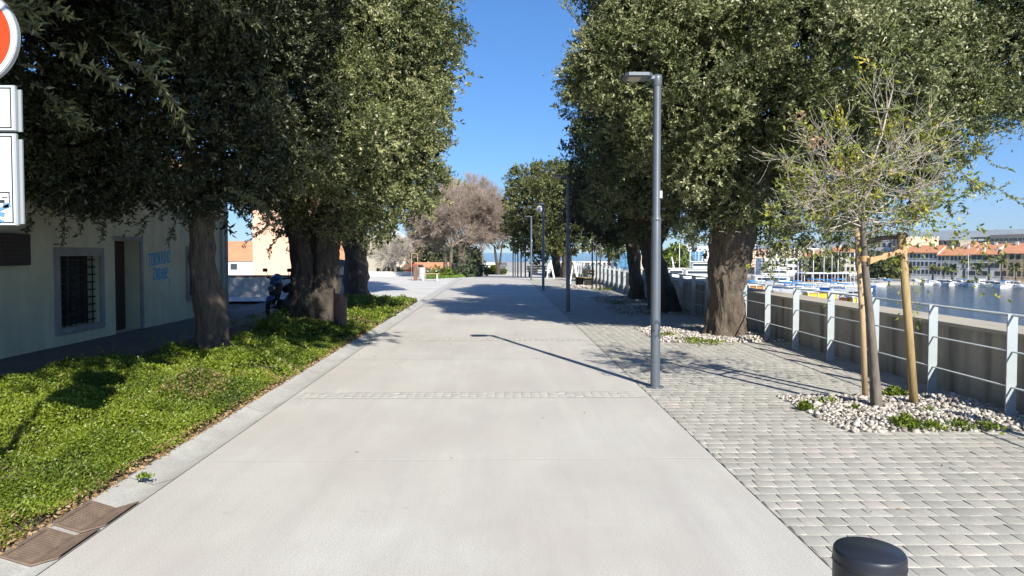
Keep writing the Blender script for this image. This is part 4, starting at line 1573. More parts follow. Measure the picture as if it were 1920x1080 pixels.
# --- R2 leaning trunk behind the first lamp
b2 = (P(1250, 588, 19.6).x, 19.6, 0)
lb = [L_(1215, 330, 19.6, 1.7), L_(1155, 220, 19.6, 1.15), L_(1290, 330, 20, 1.3), L_(1225, 110, 19.6, 1.65), L_(1320, 120, 20, 2.0), L_(1185, 20, 19.4, 1.05), L_(1290, 20, 19.8, 1.9), L_(1345, 420, 21, .6)]
m2 = P(1214, 430, 19.6)
st = [([b2, P(1241, 545, 19.6), P(1224, 480, 19.6), m2, P(1185, 370, 19.6)], [.47, .37, .33, .34, .30], 40, 60)]
st += limbs(P(1222, 470, 19.6), [P(1262, 380, 19.9), P(1310, 250, 20)], .27)
st += limbs(m2, [P(1150, 200, 19.5), P(1200, 150, 19.5)], .24)
oak('evergreen_oak', 'evergreen oak whose dark trunk leans left behind the nearest street lamp', b2, st, lb, M['leaf'], M['bark'], seed=2, flare=.14)
# --- R3 straight trunk beyond
b3 = (P(1194, 566, 24.2).x, 24.2, 0)
lb = [L_(1145, 385, 24.2, 1.3), L_(1200, 400, 24.6, 1.1), L_(1128, 290, 24.4, .95), L_(1185, 205, 24.4, 1.7), L_(1105, 415, 25, .65), L_(1150, 350, 24.2, 1.1)]
st = [([b3, P(1192, 530, 24.2), P(1189, 480, 24.2), P(1180, 430, 24.2), P(1160, 380, 24.2)], [.27, .24, .23, .23, .2], 32, 50)]
oak('evergreen_oak', 'evergreen oak with a straight mid brown trunk left of the leaning oak', b3, st, lb, M['leafdark'], M['barkbrown'], seed=3, flare=.2)
# --- right row, farther
b4 = (P(1064, 520, 46).x, 46.5, gz(46.5))
lb = [L_(1060, 405, 46.5, 2.0), L_(1040, 350, 46.5, 1.5), L_(1090, 360, 47, 1.5), L_(1085, 440, 46.5, 1.2), L_(1035, 450, 46.5, 1.0)]
st = [([b4, P(1063, 490, 46.5), P(1060, 440, 46.5)], [.42, .36, .3], 20, 24)]
oak('evergreen_oak', 'far round evergreen oak with olive crown right of the third lamp', b4, st, lb, M['leafolive'], M['bark'], leaf=(.17, .075), density=.85, clump_r=.5, seed=4, k=9)
b5 = (P(1042, 516, 52).x, 52, gz(52))
lb = [L_(1005, 390, 52, 2.1), L_(985, 345, 52, 1.3), L_(1000, 445, 52, 1.7), L_(968, 420, 52, .9), L_(1030, 330, 52.5, 1.2), L_(1045, 430, 52, 1.3)]
st = [([b5, P(1043, 485, 52), P(1030, 440, 52)], [.40, .34, .3], 20, 24)]
oak('evergreen_oak', 'farthest round evergreen oak, left of the third street lamp', b5, st, lb, M['leafolive'], M['bark'], leaf=(.18, .08), density=.85, clump_r=.5, seed=5, k=9)
b6 = (P(1142, 520, 38).x, 38.5, 0)
st = [([b6, P(1142, 500, 38.5), P(1142, 470, 38.5)], [.09, .08, .06], 12, 12)]
oak('young_tree', 'small young tree with bright oval crown left of the straight trunk', b6, st, [L_(1143, 462, 38.5, .75), L_(1135, 440, 38.5, .5)], M['leafolive'], M['bark'], group=None, leaf=(.12, .055), density=.8, clump_r=.3, seed=6, k=9)

# --- left trees
bA = (P(401, 672, 11.2).x, 11.2, 0)
lb = [L_(300, 165, 11.2, 1.85), L_(150, 235, 11.4, 1.35), L_(425, 270, 11.4, 1.0), L_(440, 90, 11.3, 1.6), L_(60, 110, 11, 1.8), L_(350, -90, 11, 2.2), L_(470, -60, 11.2, .9), L_(250, 290, 11.6, .85),
      L_(90, 322, 12.2, .6), L_(510, 190, 11.8, .9), L_(0, 235, 11.2, 1.1), L_(380, 350, 11.0, .45), L_(200, 335, 12, .45), L_(120, -80, 11, 2.2)]
st = [([bA, P(398, 640, 11.2), P(390, 560, 11.2), P(376, 450, 11.2), P(372, 360, 11.2), P(372, 300, 11.2)], [.30, .26, .245, .215, .20, .17], 48, 90)]
st += limbs(P(373, 380, 11.2), [P(250, 250, 11.3), P(430, 200, 11.3), P(330, 80, 11.2)], .15)
oak('evergreen_oak', 'evergreen oak with a slim grey trunk, nearest on the left before the house', bA, st, lb, M['leafdark'], M['barkbrown'], seed=7, flare=.22, leaf=(.078, .026), darken=.05)  # leaf tint darkened for the shade lying on this crown
bB = (P(590, 608, 16.1).x, 16.1, 0)
lb = [L_(665, 110, 16, 1.95), L_(700, 255, 16, 1.5), L_(630, 310, 15.8, 1.45), L_(560, 370, 16, .85), L_(770, 345, 16.6, .75), L_(690, -30, 16, 1.9), L_(540, 160, 15.6, 1.6), L_(560, -40, 15.6, 1.9), L_(660, 385, 16.2, .65), L_(500, 330, 16, .8), L_(795, 55, 16.4, .62), L_(800, 150, 16.4, .5), L_(640, 200, 12.6, .7), L_(618, 250, 13.5, .7), L_(560, 285, 13.0, .7)]
st = [([P(572, 610, 16.1), P(574, 560, 16.1), P(574, 500, 16.1), P(566, 440, 16.1), P(545, 380, 16.1), P(530, 320, 16.1)], [.43, .38, .36, .35, .32, .25], 44, 70),
      ([P(610, 610, 16.15), P(608, 560, 16.15), P(606, 490, 16.15), P(612, 430, 16.15), P(625, 380, 16.15), P(640, 300, 16.15)], [.42, .38, .36, .36, .33, .25], 44, 70)]
for s_ in st:
    s_[0][0].z = -0.02
st += limbs(P(620, 400, 16.1), [P(700, 250, 16), P(740, 120, 16)], .2)
oak('evergreen_oak', 'evergreen oak with a thick double trunk and sunlit crown on the left', bB, st, lb, M['leaf'], M['bark'], seed=8, flare=.14, flareall=True, density=1.0)
bC = (P(668, 556, 26).x, 26.0, 0)
lb = [L_(690, 400, 26, 1.15), L_(735, 300, 26, 1.6), L_(790, 235, 26, 1.0), L_(770, 365, 26.5, .8), L_(740, 150, 26, 2.1), L_(810, 90, 26, .9), L_(665, 425, 26, .7)]
st = [([bC, P(667, 530, 26), P(666, 480, 26), P(664, 430, 26), P(680, 370, 26)], [.50, .46, .45, .45, .40], 36, 50)]
oak('evergreen_oak', 'evergreen oak with dark single trunk behind the double trunk at the plaza edge', bC, st, lb, M['leaf'], M['bark'], seed=9, flare=.2, leaf=(.10, .042), k=10)
# --- tree left of the camera whose branches enter at top left
b0 = (-6.3, 3.4, 0)
lb = [(-5.6, 5.0, 5.0, 1.5), (-6.3, 6.6, 4.9, 1.7), (-4.3, 5.6, 6.2, 1.7), (-3.9, 4.2, 7.4, 1.9), (-6.6, 3.0, 6.4, 2.4), (-5.8, 5.0, 8.0, 2.3), (-7.5, 8.0, 5.6, 1.7), (-4.9, 7.2, 6.6, 1.3), (-4.3, 4.2, 5.0, 1.2), (-3.2, 5.1, 5.3, 1.0), (-2.7, 6.3, 5.8, 1.0), (-3.5, 7.0, 5.5, .9), (-2.2, 5.0, 6.9, 1.1), (-.9, 5.2, 6.4, 1.1), (.1, 5.0, 6.7, .8), (-3.6, 2.2, 5.4, 1.1), (-2.8, 3.3, 5.6, 1.0), (-2.0, 4.1, 5.9, 1.0), (-4.7, 2.4, 5.2, 1.1)]  # unseen lobes over camera and road added to cast shade on the left
st = [([b0, (-6.3, 3.4, 1.5), (-6.2, 3.5, 3), (-6.0, 3.9, 4.4)], [.36, .28, .27, .22], 30, 40)]
st += limbs((-6.1, 3.7, 3.8), [(-4.5, 5.2, 5.8), (-6.2, 6.2, 4.9), (-5, 4.5, 7.2)], .14)
oak('evergreen_oak', 'evergreen oak beside the sign whose leafy branches hang in at top left', b0, st, lb, M['leafdark'], M['bark'], seed=10, leaf=(.10, .026), k=14, density=.8)


# long leafy shoots that stand out of the crowns
def shoots(tree, specs, m, leaf=.075, wr=.36, dens=70):
    inv = Matrix.Translation(-tree.location)
    rg = np.random.default_rng(len(specs) * 13 + 5)
    for (xa, ya, xb, yb, Y, dY, spread) in specs:
        A, B, RA, pos, dr = [], [], [], [], []
        a, c = np.array(P(xa, ya, Y)), np.array(P(xb, yb, Y + dY))
        L = np.linalg.norm(c - a)
        nst = 9
        pts = [a + (c - a) * s / nst + rg.normal(size=3) * .018 * (s > 0) - np.array([0, 0, .10 * L * (s / nst) ** 2]) for s in range(nst + 1)]
        stems = [pts]
        for s in range(3, nst + 1):
            if rg.random() < spread:
                d = unit((c - a) / L + rg.normal(size=3) * .55)
                l2 = L * rg.uniform(.15, .32)
                stems.append([pts[s] + d * l2 * k / 4 + rg.normal(size=3) * .006 for k in range(5)])
        for stp in stems:
            for p, q in zip(stp[:-1], stp[1:]):
                A.append(p); B.append(q); RA.append(.006 if stp is pts else .0035)
                d = unit(q - p)
                nl = max(1, int(np.linalg.norm(q - p) * dens))
                for _ in range(nl):
                    pos.append(p + (q - p) * rg.random())
                    dr.append(unit(d * .75 + rg.normal(size=3) * .55))
        me = segs_mesh('branch', A, B, np.array(RA), np.array(RA) * .8, 4)
        o = link('branch', me, M['barkpale'], tree)
        o.matrix_parent_inverse = inv
        n = len(pos)
        Ls = leaf * rg.uniform(.6, 1.3, n)
        V, T = leaves_arrays(np.array(pos), np.array(dr), Ls, Ls * wr, np.clip(rg.normal(.62, .2, n), 0, 1))
        v, f = quads_from(V)
        link('leaves', npmesh('leaves', v, f, T), m, o)


def otree(k):
    return [o for o in COL.objects if o.get('label', '').startswith(k)][0]


shoots(otree('huge evergreen oak'), [(1100, 60, 1052, 2, 13, 0, .7), (1110, 100, 1068, 72, 13, .3, .5), (1130, 60, 1105, -15, 13.2, 0, .6), (1150, 30, 1160, -30, 13, 0, .6), (1105, 190, 1064, 182, 13.2, 0, .7),
                                     (1760, 290, 1850, 350, 13.6, .2, .7), (1800, 330, 1905, 362, 13.6, .1, .8), (1830, 250, 1900, 240, 13.8, 0, .7), (1780, 250, 1870, 300, 13.8, 0, .6), (1850, 140, 1918, 232, 14, 0, .7),
                                     (1440, 420, 1452, 520, 13.6, 0, .6), (1500, 430, 1510, 500, 13.8, 0, .6), (1560, 430, 1545, 480, 14.0, 0, .6), (1480, 430, 1478, 470, 13.6, 0, .6), (1600, 130, 1380, 200, 12.4, -1, .8),
                                     (1300, 380, 1265, 440, 13.6, 0, .6), (1310, 60, 1420, 110, 12.2, -.6, .9)], M['leaf'])
shoots(otree('evergreen oak whose dark trunk leans'), [(1110, 250, 1075, 225, 19.5, 0, .6), (1105, 300, 1072, 310, 19.5, 0, .6), (1180, 380, 1120, 350, 18, -.5, .8), (1150, 300, 1100, 262, 18.8, 0, .8)], M['leaf'], leaf=.085)
shoots(otree('evergreen oak with a thick double trunk'), [(830, 110, 880, 70, 16, 0, .6), (830, 150, 868, 165, 16, 0, .6), (820, 220, 862, 200, 16, 0, .6), (800, 290, 858, 262, 16, 0, .5), (790, 350, 815, 405, 16.4, 0, .8), (740, 390, 770, 430, 16.4, 0, .8),
                                      (550, 400, 470, 440, 15.5, 0, .8), (560, 390, 500, 462, 15.5, 0, .7), (690, 400, 680, 455, 16, 0, .8), (650, 300, 760, 275, 14.2, -.5, .8), (600, 330, 720, 300, 14.2, -.4, .7), (820, 20, 870, -10, 16, 0, .6)], M['leaf'], leaf=.08)
shoots(otree('evergreen oak with a slim grey trunk'), [(60, 400, 50, 430, 11, 0, .8), (120, 400, 118, 450, 11, 0, .7), (200, 405, 190, 440, 11, 0, .8), (330, 400, 320, 450, 10.8, 0, .6), (440, 380, 470, 420, 10.8, 0, .8), (420, 330, 520, 400, 10.6, 0, .8), (280, 400, 262, 430, 11, 0, .7)], M['leafdark'])
shoots(otree('evergreen oak beside the sign'), [(90, 80, 215, 140, 6.2, 0, .9), (190, 70, 345, 190, 6.4, .2, 1), (230, 60, 300, 95, 6.4, 0, 1), (0, 10, 110, 12, 5.6, 0, .9), (20, 30, 60, 55, 5.4, 0, .9), (400, 0, 478, 38, 7.0, 0, .9), (60, 150, 140, 215, 7.5, 0, .8), (80, 200, 165, 230, 7.5, 0, .8), (420, 350, 500, 390, 10.0, 0, .9)], M['leaf'], leaf=.085, wr=.27, dens=75)


# ------------------------------------------------------------------ bare trees
def bare_tree(name, label, px, py, Y, height, spread, trunks, seed, m, parts=6, levels=4, kids=4, r0=.09, thick=.007, group='bare winter trees beyond the plaza', tm=None, cpx=None, zs=.25):
    base = Vector((P(px, py, Y).x, Y, gz(Y)))
    t = empty(name, base, label=label, cat='tree', group=group)
    cb = Vector((P(cpx or px, py, Y).x, Y, gz(Y)))
    A, B, ra, rb = bare_branches(tuple(cb - base), height, spread, parts, levels, r0, .5, seed, kids, zs)
    me = segs_mesh('crown', A, B, np.maximum(ra, thick), np.maximum(rb, thick * .8), 3)
    link('crown', me, m, t)
    st = []
    for (bx, tx, r) in trunks:
        st.append(([(bx, 0, -.05), (bx * .8 + tx * .2, 0, height * .12), (tx * .6 + bx * .4, 0, height * .25), (tx, 0, height * .42)], [r * 1.3, r, r * .85, r * .5], 14, 18))
    trunk('trunk', st, tm or M['barkpale'], t, flare=.2, rough=.03, seed=seed)
    return t


bare_tree('bare_tree', 'large bare tree with dense rounded pinkish brown twigs, leftmost big trunk', 836, 515, 62, 8.0, 3.1, [(0, -.2, .2), (.45, .5, .16)], 3, M['twig'], 9, 4, 4, .08, .0085, cpx=848, zs=.33)
bare_tree('bare_tree', 'large bare tree with a pale straight trunk in the middle of the grass bed', 862, 515, 64, 8.7, 3.2, [(0, .1, .24)], 4, M['twig'], 9, 4, 4, .08, .0085, cpx=880, zs=.33)
bare_tree('bare_tree', 'smaller bare tree with dark forked trunk beside the walking person', 934, 516, 110, 11.2, 3.7, [(0, -.6, .26), (.1, .6, .2)], 5, M['twig'], 9, 4, 4, .11, .014, tm=M['bark'], zs=.36)
bare_tree('bare_tree', 'low spreading bare tree before the tan gabled house', 741, 512, 78, 4.6, 2.8, [(0, 0, .16)], 6, M['twiggrey'], 8, 3, 4, .06, .012, zs=.3)
bare_tree('bare_tree', 'reddish bare tree right of the tan gabled house', 770, 512, 92, 5.2, 2.6, [(0, 0, .12)], 8, M['twig'], 7, 4, 3, .05, .014)
bare_tree('bare_tree', 'faint bare tree farthest back behind the big bare trees', 905, 516, 95, 8.2, 3.2, [(0, 0, .15)], 9, M['twig'], 7, 4, 3, .07, .017, zs=.42)

# dark evergreen shrubs and trees behind the bed
for i, (px, py, Y, r, m_, lab) in enumerate(((808, 480, 95, 2.3, 'leafdark', 'dark green rounded tree behind the brown columns of the plaza'), (866, 482, 98, 2.2, 'leafdark', 'dark conifer-like tree seen through the bare trunks'),
                                             (790, 470, 110, 2.6, 'leafolive', 'far green tree at the foot of the sky gap left of bare trees'), (848, 492, 90, 1.5, 'leafdark', 'low dark bush behind the pale straight bare trunk'))):
    p = P(px, py, Y)
    t = empty('evergreen_tree', (p.x, Y, gz(Y)), label=lab, cat='tree', group='evergreen trees behind the plaza')
    c = crown('crown', [(0, 0, p.z - gz(Y), r), (r * .6, 0, p.z - gz(Y) - r * .5, r * .7), (-r * .6, .2, p.z - gz(Y) - r * .4, r * .65)], leaf=(.32, .15), density=.7, m=M[m_], parent=t, clump_r=.7, seed=20 + i, k=7)
    trunk('trunk', [([(0, 0, 0), (0, 0, 1), (0, 0, max(1.2, p.z - gz(Y)))], [.18, .14, .08], 10, 10)], M['bark'], t)


def shrub(name, label, px, Y, w, h, m_, seed, leaf=(.10, .04), dz=0.0, cat='shrub', grp=None, dens=.6):
    x = P(px, 500, Y).x
    t = empty(name, (x, Y, gz(Y) + dz), label=label, cat=cat, group=grp)
    crown('foliage', [(0, 0, h * .5, min(w, h) * .5), (-w * .28, 0, h * .4, h * .38), (w * .28, 0, h * .42, h * .36)], leaf=leaf, density=dens, m=m_, parent=t, clump_r=.22, seed=seed, k=8)
    return t


shrub('shrub', 'grey green airy shrub at the right end of the grass bed', 893, 60, 1.6, 1.3, M['shrub'], 31)
shrub('shrub', 'grey green shrub between the pale trunk and the airy shrub', 876, 56, 1.3, 1.0, M['shrub'], 32)
shrub('shrub', 'bright green low shrub in front of the bare trees', 838, 50, 1.3, .65, M['cover'], 33)
shrub('shrub', 'bright green leafy clump left of the bright low shrub', 823, 49, 1.2, .6, M['cover'], 34)
shrub('hedge', 'dark green hedge under the low spreading bare tree', 728, 80, 3.2, .8, M['leafdark'], 35, leaf=(.16, .08), cat='hedge')
shrub('hedge', 'green clipped hedge right of the dark hedge', 752, 84, 2.2, .7, M['shrub'], 36, leaf=(.16, .08), cat='hedge')
shrub('shrub', 'low green bush beside the rusty column on the plaza', 800, 55, 1.0, .7, M['leafdark'], 37)
shrub('shrub', 'yellow green hedge patch beyond the end of the road', 925, 125, 5.0, 1.2, M['cover'], 38, leaf=(.3, .14))

# parapet at the back of the plaza
b = MB()
xa, xb = P(640, 500, 66).x, P(775, 500, 66).x
b.box(((xa + xb) / 2, 66, gz(66) + .2), (xb - xa, .35, .5), bev=.02)
o = b.build('low_wall', M['offwhite'], loc=((xa + xb) / 2, 66, gz(66)))
tag(o, 'low white parapet at the back of the sunny plaza', 'wall')


# ------------------------------------------------------------------ small cypress-like far things
# ================================================================== SAPLING WITH STAKES
sb = Vector((P(1645, 777, 7.28).x, 7.28, 0))
fk = P(1617, 385, 7.35)
t = empty('sapling', sb, label='thin sapling with a bare twiggy crown and a few yellow green leaves in gravel', cat='tree')
pts = [Vector((0, 0, -.02)), P(1640, 700, 7.28) - sb, P(1632, 600, 7.3) - sb, P(1622, 500, 7.32) - sb, P(1618, 430, 7.34) - sb, fk - sb]
trunk('trunk', [(pts, [.062, .048, .043, .036, .03, .027], 20, 60)], M['barkpale'], t, rough=.006, flute=.03, flare=.15)


def sapling_crown():
    rg = np.random.default_rng(21)
    A, B, ra, rb = [], [], [], []
    tips = []

    def grow(p, d, L, r, lev, grav):
        n = 5
        q = p.copy()
        for s in range(n):
            d = unit(d + rg.normal(size=3) * .13 + np.array([0, 0, grav]))
            e = q + d * L / n
            A.append(q); B.append(e)
            r1 = r * (1 - .6 * s / n); r2 = r * (1 - .6 * (s + 1) / n)
            ra.append(r1); rb.append(r2)
            q = e
            if lev > 0 and s >= 1:
                for _ in range(2 if lev > 1 else rg.integers(1, 4)):
                    nd = unit(d * .8 + rg.normal(size=3) * .5)
                    grow(q, nd, L * rg.uniform(.35, .6), r2 * .6, lev - 1, grav * .6)
            tips.append((q, d, lev))
    st = np.array(fk - sb) - np.array([0, 0, .05])
    for i in range(26):
        a = rg.uniform(0, 2 * PI) if i % 3 else PI + rg.uniform(-.7, .7)
        el = rg.uniform(-.35, 1.25)
        h0 = st + np.array([0, 0, rg.uniform(-.35, .5)])
        d = np.array([math.cos(a) * math.cos(el), math.sin(a) * math.cos(el) * .8, math.sin(el)])
        grow(h0, d, rg.uniform(.65, 1.0), .0095, 2, .02)
    # leader
    grow(st, np.array([0, 0, 1.0]), 1.35, .018, 2, .1)
    # drooping low branches at right and left
    for dx in (.9, .8, -.7, .95):
        grow(st + np.array([0, 0, -.1]), unit(np.array([dx, rg.uniform(-.3, .3), -.12])), 1.05, .008, 2, -.03)
    c0 = np.array(P(1592, 285, 7.35) - sb)
    A_, B_ = np.array(A), np.array(B)
    keep = np.linalg.norm((B_ - c0) / np.array([1.08, 1.0, .98]), axis=1) < 1.0
    keep |= np.random.default_rng(3).random(len(keep)) < .06
    me = segs_mesh('crown', A_[keep], B_[keep], np.maximum(np.array(ra)[keep], .0023), np.maximum(np.array(rb)[keep], .0018), 4)
    link('crown', me, M['twiggrey'], t)
    # sparse leaves in patches
    pos, dr, tn = [], [], []
    patches = [(1500, 190), (1560, 210), (1575, 225), (1540, 245), (1610, 170), (1660, 240), (1690, 175), (1590, 290), (1640, 330), (1600, 370), (1680, 320), (1740, 260), (1450, 290), (1490, 330), (1620, 430), (1660, 400), (1680, 395), (1560, 400), (1700, 220), (1630, 150), (1620, 120), (1720, 400)]
    pc = np.array([np.array(P(x, y, 7.3 + rg.uniform(-.4, .3)) - sb) for x, y in patches])
    for q, d, lev in tips:
        dist = np.linalg.norm(pc - q, axis=1).min()
        if lev <= 1 and rg.random() < (.85 if dist < .17 else .12):
            nl = rg.integers(1, 5)
            yl = np.clip(rg.normal(.35 if dist > .1 else .6, .2), 0, .95)
            for _ in range(nl):
                pos.append(q + rg.normal(size=3) * .012)
                dr.append(unit(d + rg.normal(size=3) * .6))
                tn.append(yl)
    for px_, py_, c_ in ((1573, 315, 60), (1525, 265, 45), (1500, 220, 20), (1622, 320, 25)):
        cc_ = np.array(P(px_, py_, 7.15) - sb)
        for _ in range(c_):
            pos.append(cc_ + rg.normal(size=3) * .05)
            dr.append(unit(rg.normal(size=3) + np.array([0, 0, -.5])))
            tn.append(1.0)
    n = len(pos)
    Ls = rg.uniform(.035, .065, n)
    V, T = leaves_arrays(np.array(pos), np.array(dr), Ls, Ls * .45, np.array(tn))
    v, f = quads_from(V)
    link('leaves', npmesh('leaves', v, f, T), M['yleaf'], t)


sapling_crown()

# stakes
s1 = Vector((P(1623, 756, 7.75).x, 7.75, 0))
s2 = Vector((P(1715, 773, 7.42).x, 7.42, 0))
t1 = P(1608, 425, 7.72)
t2 = P(1690, 436, 7.42)
t = empty('stake_frame', s1, label='two round wooden stakes with a crossbar and strap holding the sapling', cat='tree stake')
inv = Matrix.Translation(-s1)


def sp(mb, name, m):
    o = mb.build(name, m, t)
    o.matrix_parent_inverse = inv
    return o


b = MB(); b.tube([s1 + Vector((0, 0, -.05)), s1.lerp(t1, .5) + Vector((.006, 0, 0)), t1], .033, 14)
sp(b, 'stake', M['stakepale'])
b = MB(); b.tube([s2 + Vector((0, 0, -.05)), s2.lerp(t2, .45), t2], [.045, .043, .041], 16)
sp(b, 'stake', M['stake'])
b = MB(); b.tube([P(1604, 462, 7.80), P(1650, 447, 7.6), P(1702, 441, 7.47)], .026, 12)
sp(b, 'crossbar', M['barkpale'])
b = MB()
q = [P(1612, 484, 7.36), P(1632, 489, 7.24), P(1655, 482, 7.34), P(1680, 474, 7.38), P(1698, 470, 7.38)]
for a, c in zip(q[:-1], q[1:]):
    h = Vector((0, 0, .036 if a is not q[0] else .036))
    b.add([a - h, c - h * .6, c + h * .6, a + h, a - h + Vector((0, .004, 0)), c - h * .6 + Vector((0, .004, 0)), c + h * .6 + Vector((0, .004, 0)), a + h + Vector((0, .004, 0))],
          [(0, 1, 2, 3), (7, 6, 5, 4), (3, 2, 6, 7), (0, 4, 5, 1)])
ztp = t2.z - .24
b.lathe([(.048, -.035), (.05, 0), (.048, .035)], P(1692, 473, 7.42), n=16)
b.lathe([(.046, -.03), (.048, 0), (.046, .03)], P(1621, 485, 7.33), n=16)
sp(b, 'strap', M['strap'])

# far sapling supports: thin dark posts in threes and white A-frames
for i, (px, Y, hgt, lab) in enumerate(((1110, 32.0, 2.35, 'dark thin post of the far group of three, leftmost'), (1118, 31.6, 2.5, 'dark thin post of the far group of three, middle'), (1125, 30.6, 2.4, 'dark thin post of the far group of three, rightmost and nearest'))):
    b = MB()
    b.tube([(0, 0, -.02), (.01, 0, hgt * .5), (0, 0, hgt)], .035, 8)
    b.box((0, 0, hgt - .12), (.09, .05, .05))
    o = b.build('tree_stake', M['bark'])
    o.location = (P(px, 540, Y).x, Y, 0)
    tag(o, lab, 'tree stake', 'dark tree stakes by the railing')
for i, (px, Y, sx, lab) in enumerate(((1033, 46, .5, 'sapling support coloured sunlit white by the far oak trunk, left of the second lamp'), (1078, 36, .6, 'sapling support coloured sunlit white just right of the second lamp'))):
    t = empty('sapling_support', (P(px, 520, Y).x, Y, 0), label=lab, cat='stand', group='sapling supports coloured sunlit white under the far oaks')
    b = MB()
    b.box((.08, 0, .62), (.10, .06, 1.28), rot=Matrix.Rotation(R(-12), 3, 'Y'))
    b.build('front_leg', M['white'], t)  # white stands in for sunlight on the support
    b = MB()
    b.box((-.16, .1, .62), (.06, .05, 1.25), rot=Matrix.Rotation(R(9), 3, 'Y'))
    b.build('rear_leg', M['white'], t)


def bench(label, x, y, rz=0):
    t = empty('bench', (x, y, gz(y)), rz, label, 'bench', 'wooden benches near the railing')
    b = MB()
    for k in range(4):
        b.box((0, -.2 + k * .13, .44), (1.5, .11, .035), bev=.005)
    b.build('seat', M['stake'], t)
    b = MB()
    for k in range(2):
        b.box((0, .27, .62 + k * .15), (1.5, .03, .11), bev=.005)
    b.build('backrest', M['stake'], t)
    for s in (-.6, .6):
        b = MB()
        b.box((s, 0, .21), (.05, .42, .42))
        b.box((s, .26, .6), (.05, .04, .45))
        b.build('leg', M['iron'], t)


bench('bench with wooden slats by the railing beyond the second lamp', P(1096, 540, 34.5).x, 34.8, R(-75))
bench('dark bench in shade under the farthest oak', P(1008, 520, 50).x, 50, R(10))

# ================================================================== GRAVEL IN THE TREE PITS
ico_v = []
phi = (1 + 5 ** .5) / 2
IV = unit(np.array([(-1, phi, 0), (1, phi, 0), (-1, -phi, 0), (1, -phi, 0), (0, -1, phi), (0, 1, phi), (0, -1, -phi), (0, 1, -phi), (phi, 0, -1), (phi, 0, 1), (-phi, 0, -1), (-phi, 0, 1)], float))
IF = np.array([(0, 11, 5), (0, 5, 1), (0, 1, 7), (0, 7, 10), (0, 10, 11), (1, 5, 9), (5, 11, 4), (11, 10, 2), (10, 7, 6), (7, 1, 8), (3, 9, 4), (3, 4, 2), (3, 2, 6), (3, 6, 8), (3, 8, 9), (4, 9, 5), (2, 4, 11), (6, 2, 10), (8, 6, 7), (9, 8, 1)])


def gravel(name, label, poly, n, s0, s1, mound=.05, avoid=()):
    xs = [p[0] for p in poly]; ys = [p[1] for p in poly]
    P_ = []
    while len(P_) < n:
        x, y = rng.uniform(min(xs), max(xs)), rng.uniform(min(ys), max(ys))
        ins = False
        j = len(poly) - 1
        for i in range(len(poly)):
            if (poly[i][1] > y) != (poly[j][1] > y) and x < (poly[j][0] - poly[i][0]) * (y - poly[i][1]) / (poly[j][1] - poly[i][1]) + poly[i][0]:
                ins = not ins
            j = i
        if ins and all((x - a) ** 2 + (y - c) ** 2 > r * r for a, c, r in avoid):
            P_.append((x, y))
    P_ = np.array(P_)
    s = rng.uniform(s0, s1, n) * rng.uniform(.7, 1.2, n)
    cx, cy = np.mean(xs), np.mean(ys)
    edge = np.minimum.reduce([P_[:, 0] - min(xs), max(xs) - P_[:, 0], P_[:, 1] - min(ys), max(ys) - P_[:, 1]])
    z = mound * np.clip(edge / .35, 0, 1) + rng.uniform(-.012, .016, n) + .35 * s * .5
    V = IV[None] * (1 + .22 * rng.normal(size=(n, 12, 1)))
    V = V * s[:, None, None] * np.stack([np.ones(n), rng.uniform(.6, 1, n), rng.uniform(.45, .8, n)], 1)[:, None]
    a = rng.uniform(0, 2 * PI, n)
    ca, sa = np.cos(a)[:, None], np.sin(a)[:, None]
    tl = rng.normal(0, .4, n)[:, None]
    X, Y, Z = V[..., 0], V[..., 1], V[..., 2]
    X, Z = X * np.cos(tl) - Z * np.sin(tl), X * np.sin(tl) + Z * np.cos(tl)
    V = np.stack([X * ca - Y * sa, X * sa + Y * ca, Z], -1)
    V += np.stack([P_[:, 0], P_[:, 1], z], 1)[:, None]
    Fq = (IF[None] + np.arange(n)[:, None, None] * 12).reshape(-1, 3)
    o = link(name, npmesh(name, V.reshape(-1, 3), Fq, np.repeat(rng.random(n), 20)), M['gravel'])
    return tag(o, label, 'gravel', kind='stuff')


for i, p in enumerate(PITS):
    b = MB()
    b.add([(p[0], p[2], -.02), (p[1] + .35, p[2], -.02), (p[1] + .35, p[3], -.02), (p[0], p[3], -.02)], [(0, 1, 2, 3)])
    b.add([(p[0] + .25, p[2] + .2, .02), (p[1] + .35, p[2] + .2, .03), (p[1] + .35, p[3] - .2, .03), (p[0] + .25, p[3] - .2, .02)], [(0, 1, 2, 3)])
    tag(b.build('tree_pit', M['gravelbed']), kind='structure')
rect = lambda p, e=0: [(p[0] - e, p[2] - e), (p[1] + .33, p[2] - e), (p[1] + .33, p[3] + e), (p[0] - e, p[3] + e)]
gravel('gravel', 'pale angular gravel around the sapling and its stakes', rect(PITS[0], .02), 3300, .016, .034, .05, [(3.95, 7.28, .05)])
gravel('gravel', 'pale gravel ring at the foot of the thickest oak trunk', rect(PITS[1], .02), 3000, .020, .038, .05, [(4.54, 13.75, .38)])
gravel('gravel', 'shaded gravel at the foot of the leaning oak', rect(PITS[2]), 1800, .022, .042, .05, [(b2[0], b2[1], .4)])
gravel('gravel', 'sunlit gravel at the foot of the straight brown oak', rect(PITS[3]), 1500, .025, .045, .05, [(b3[0], b3[1], .25)])
gravel('gravel', 'far gravel patch around the young tree and stakes', rect(PITS[4]), 900, .03, .05, .05)


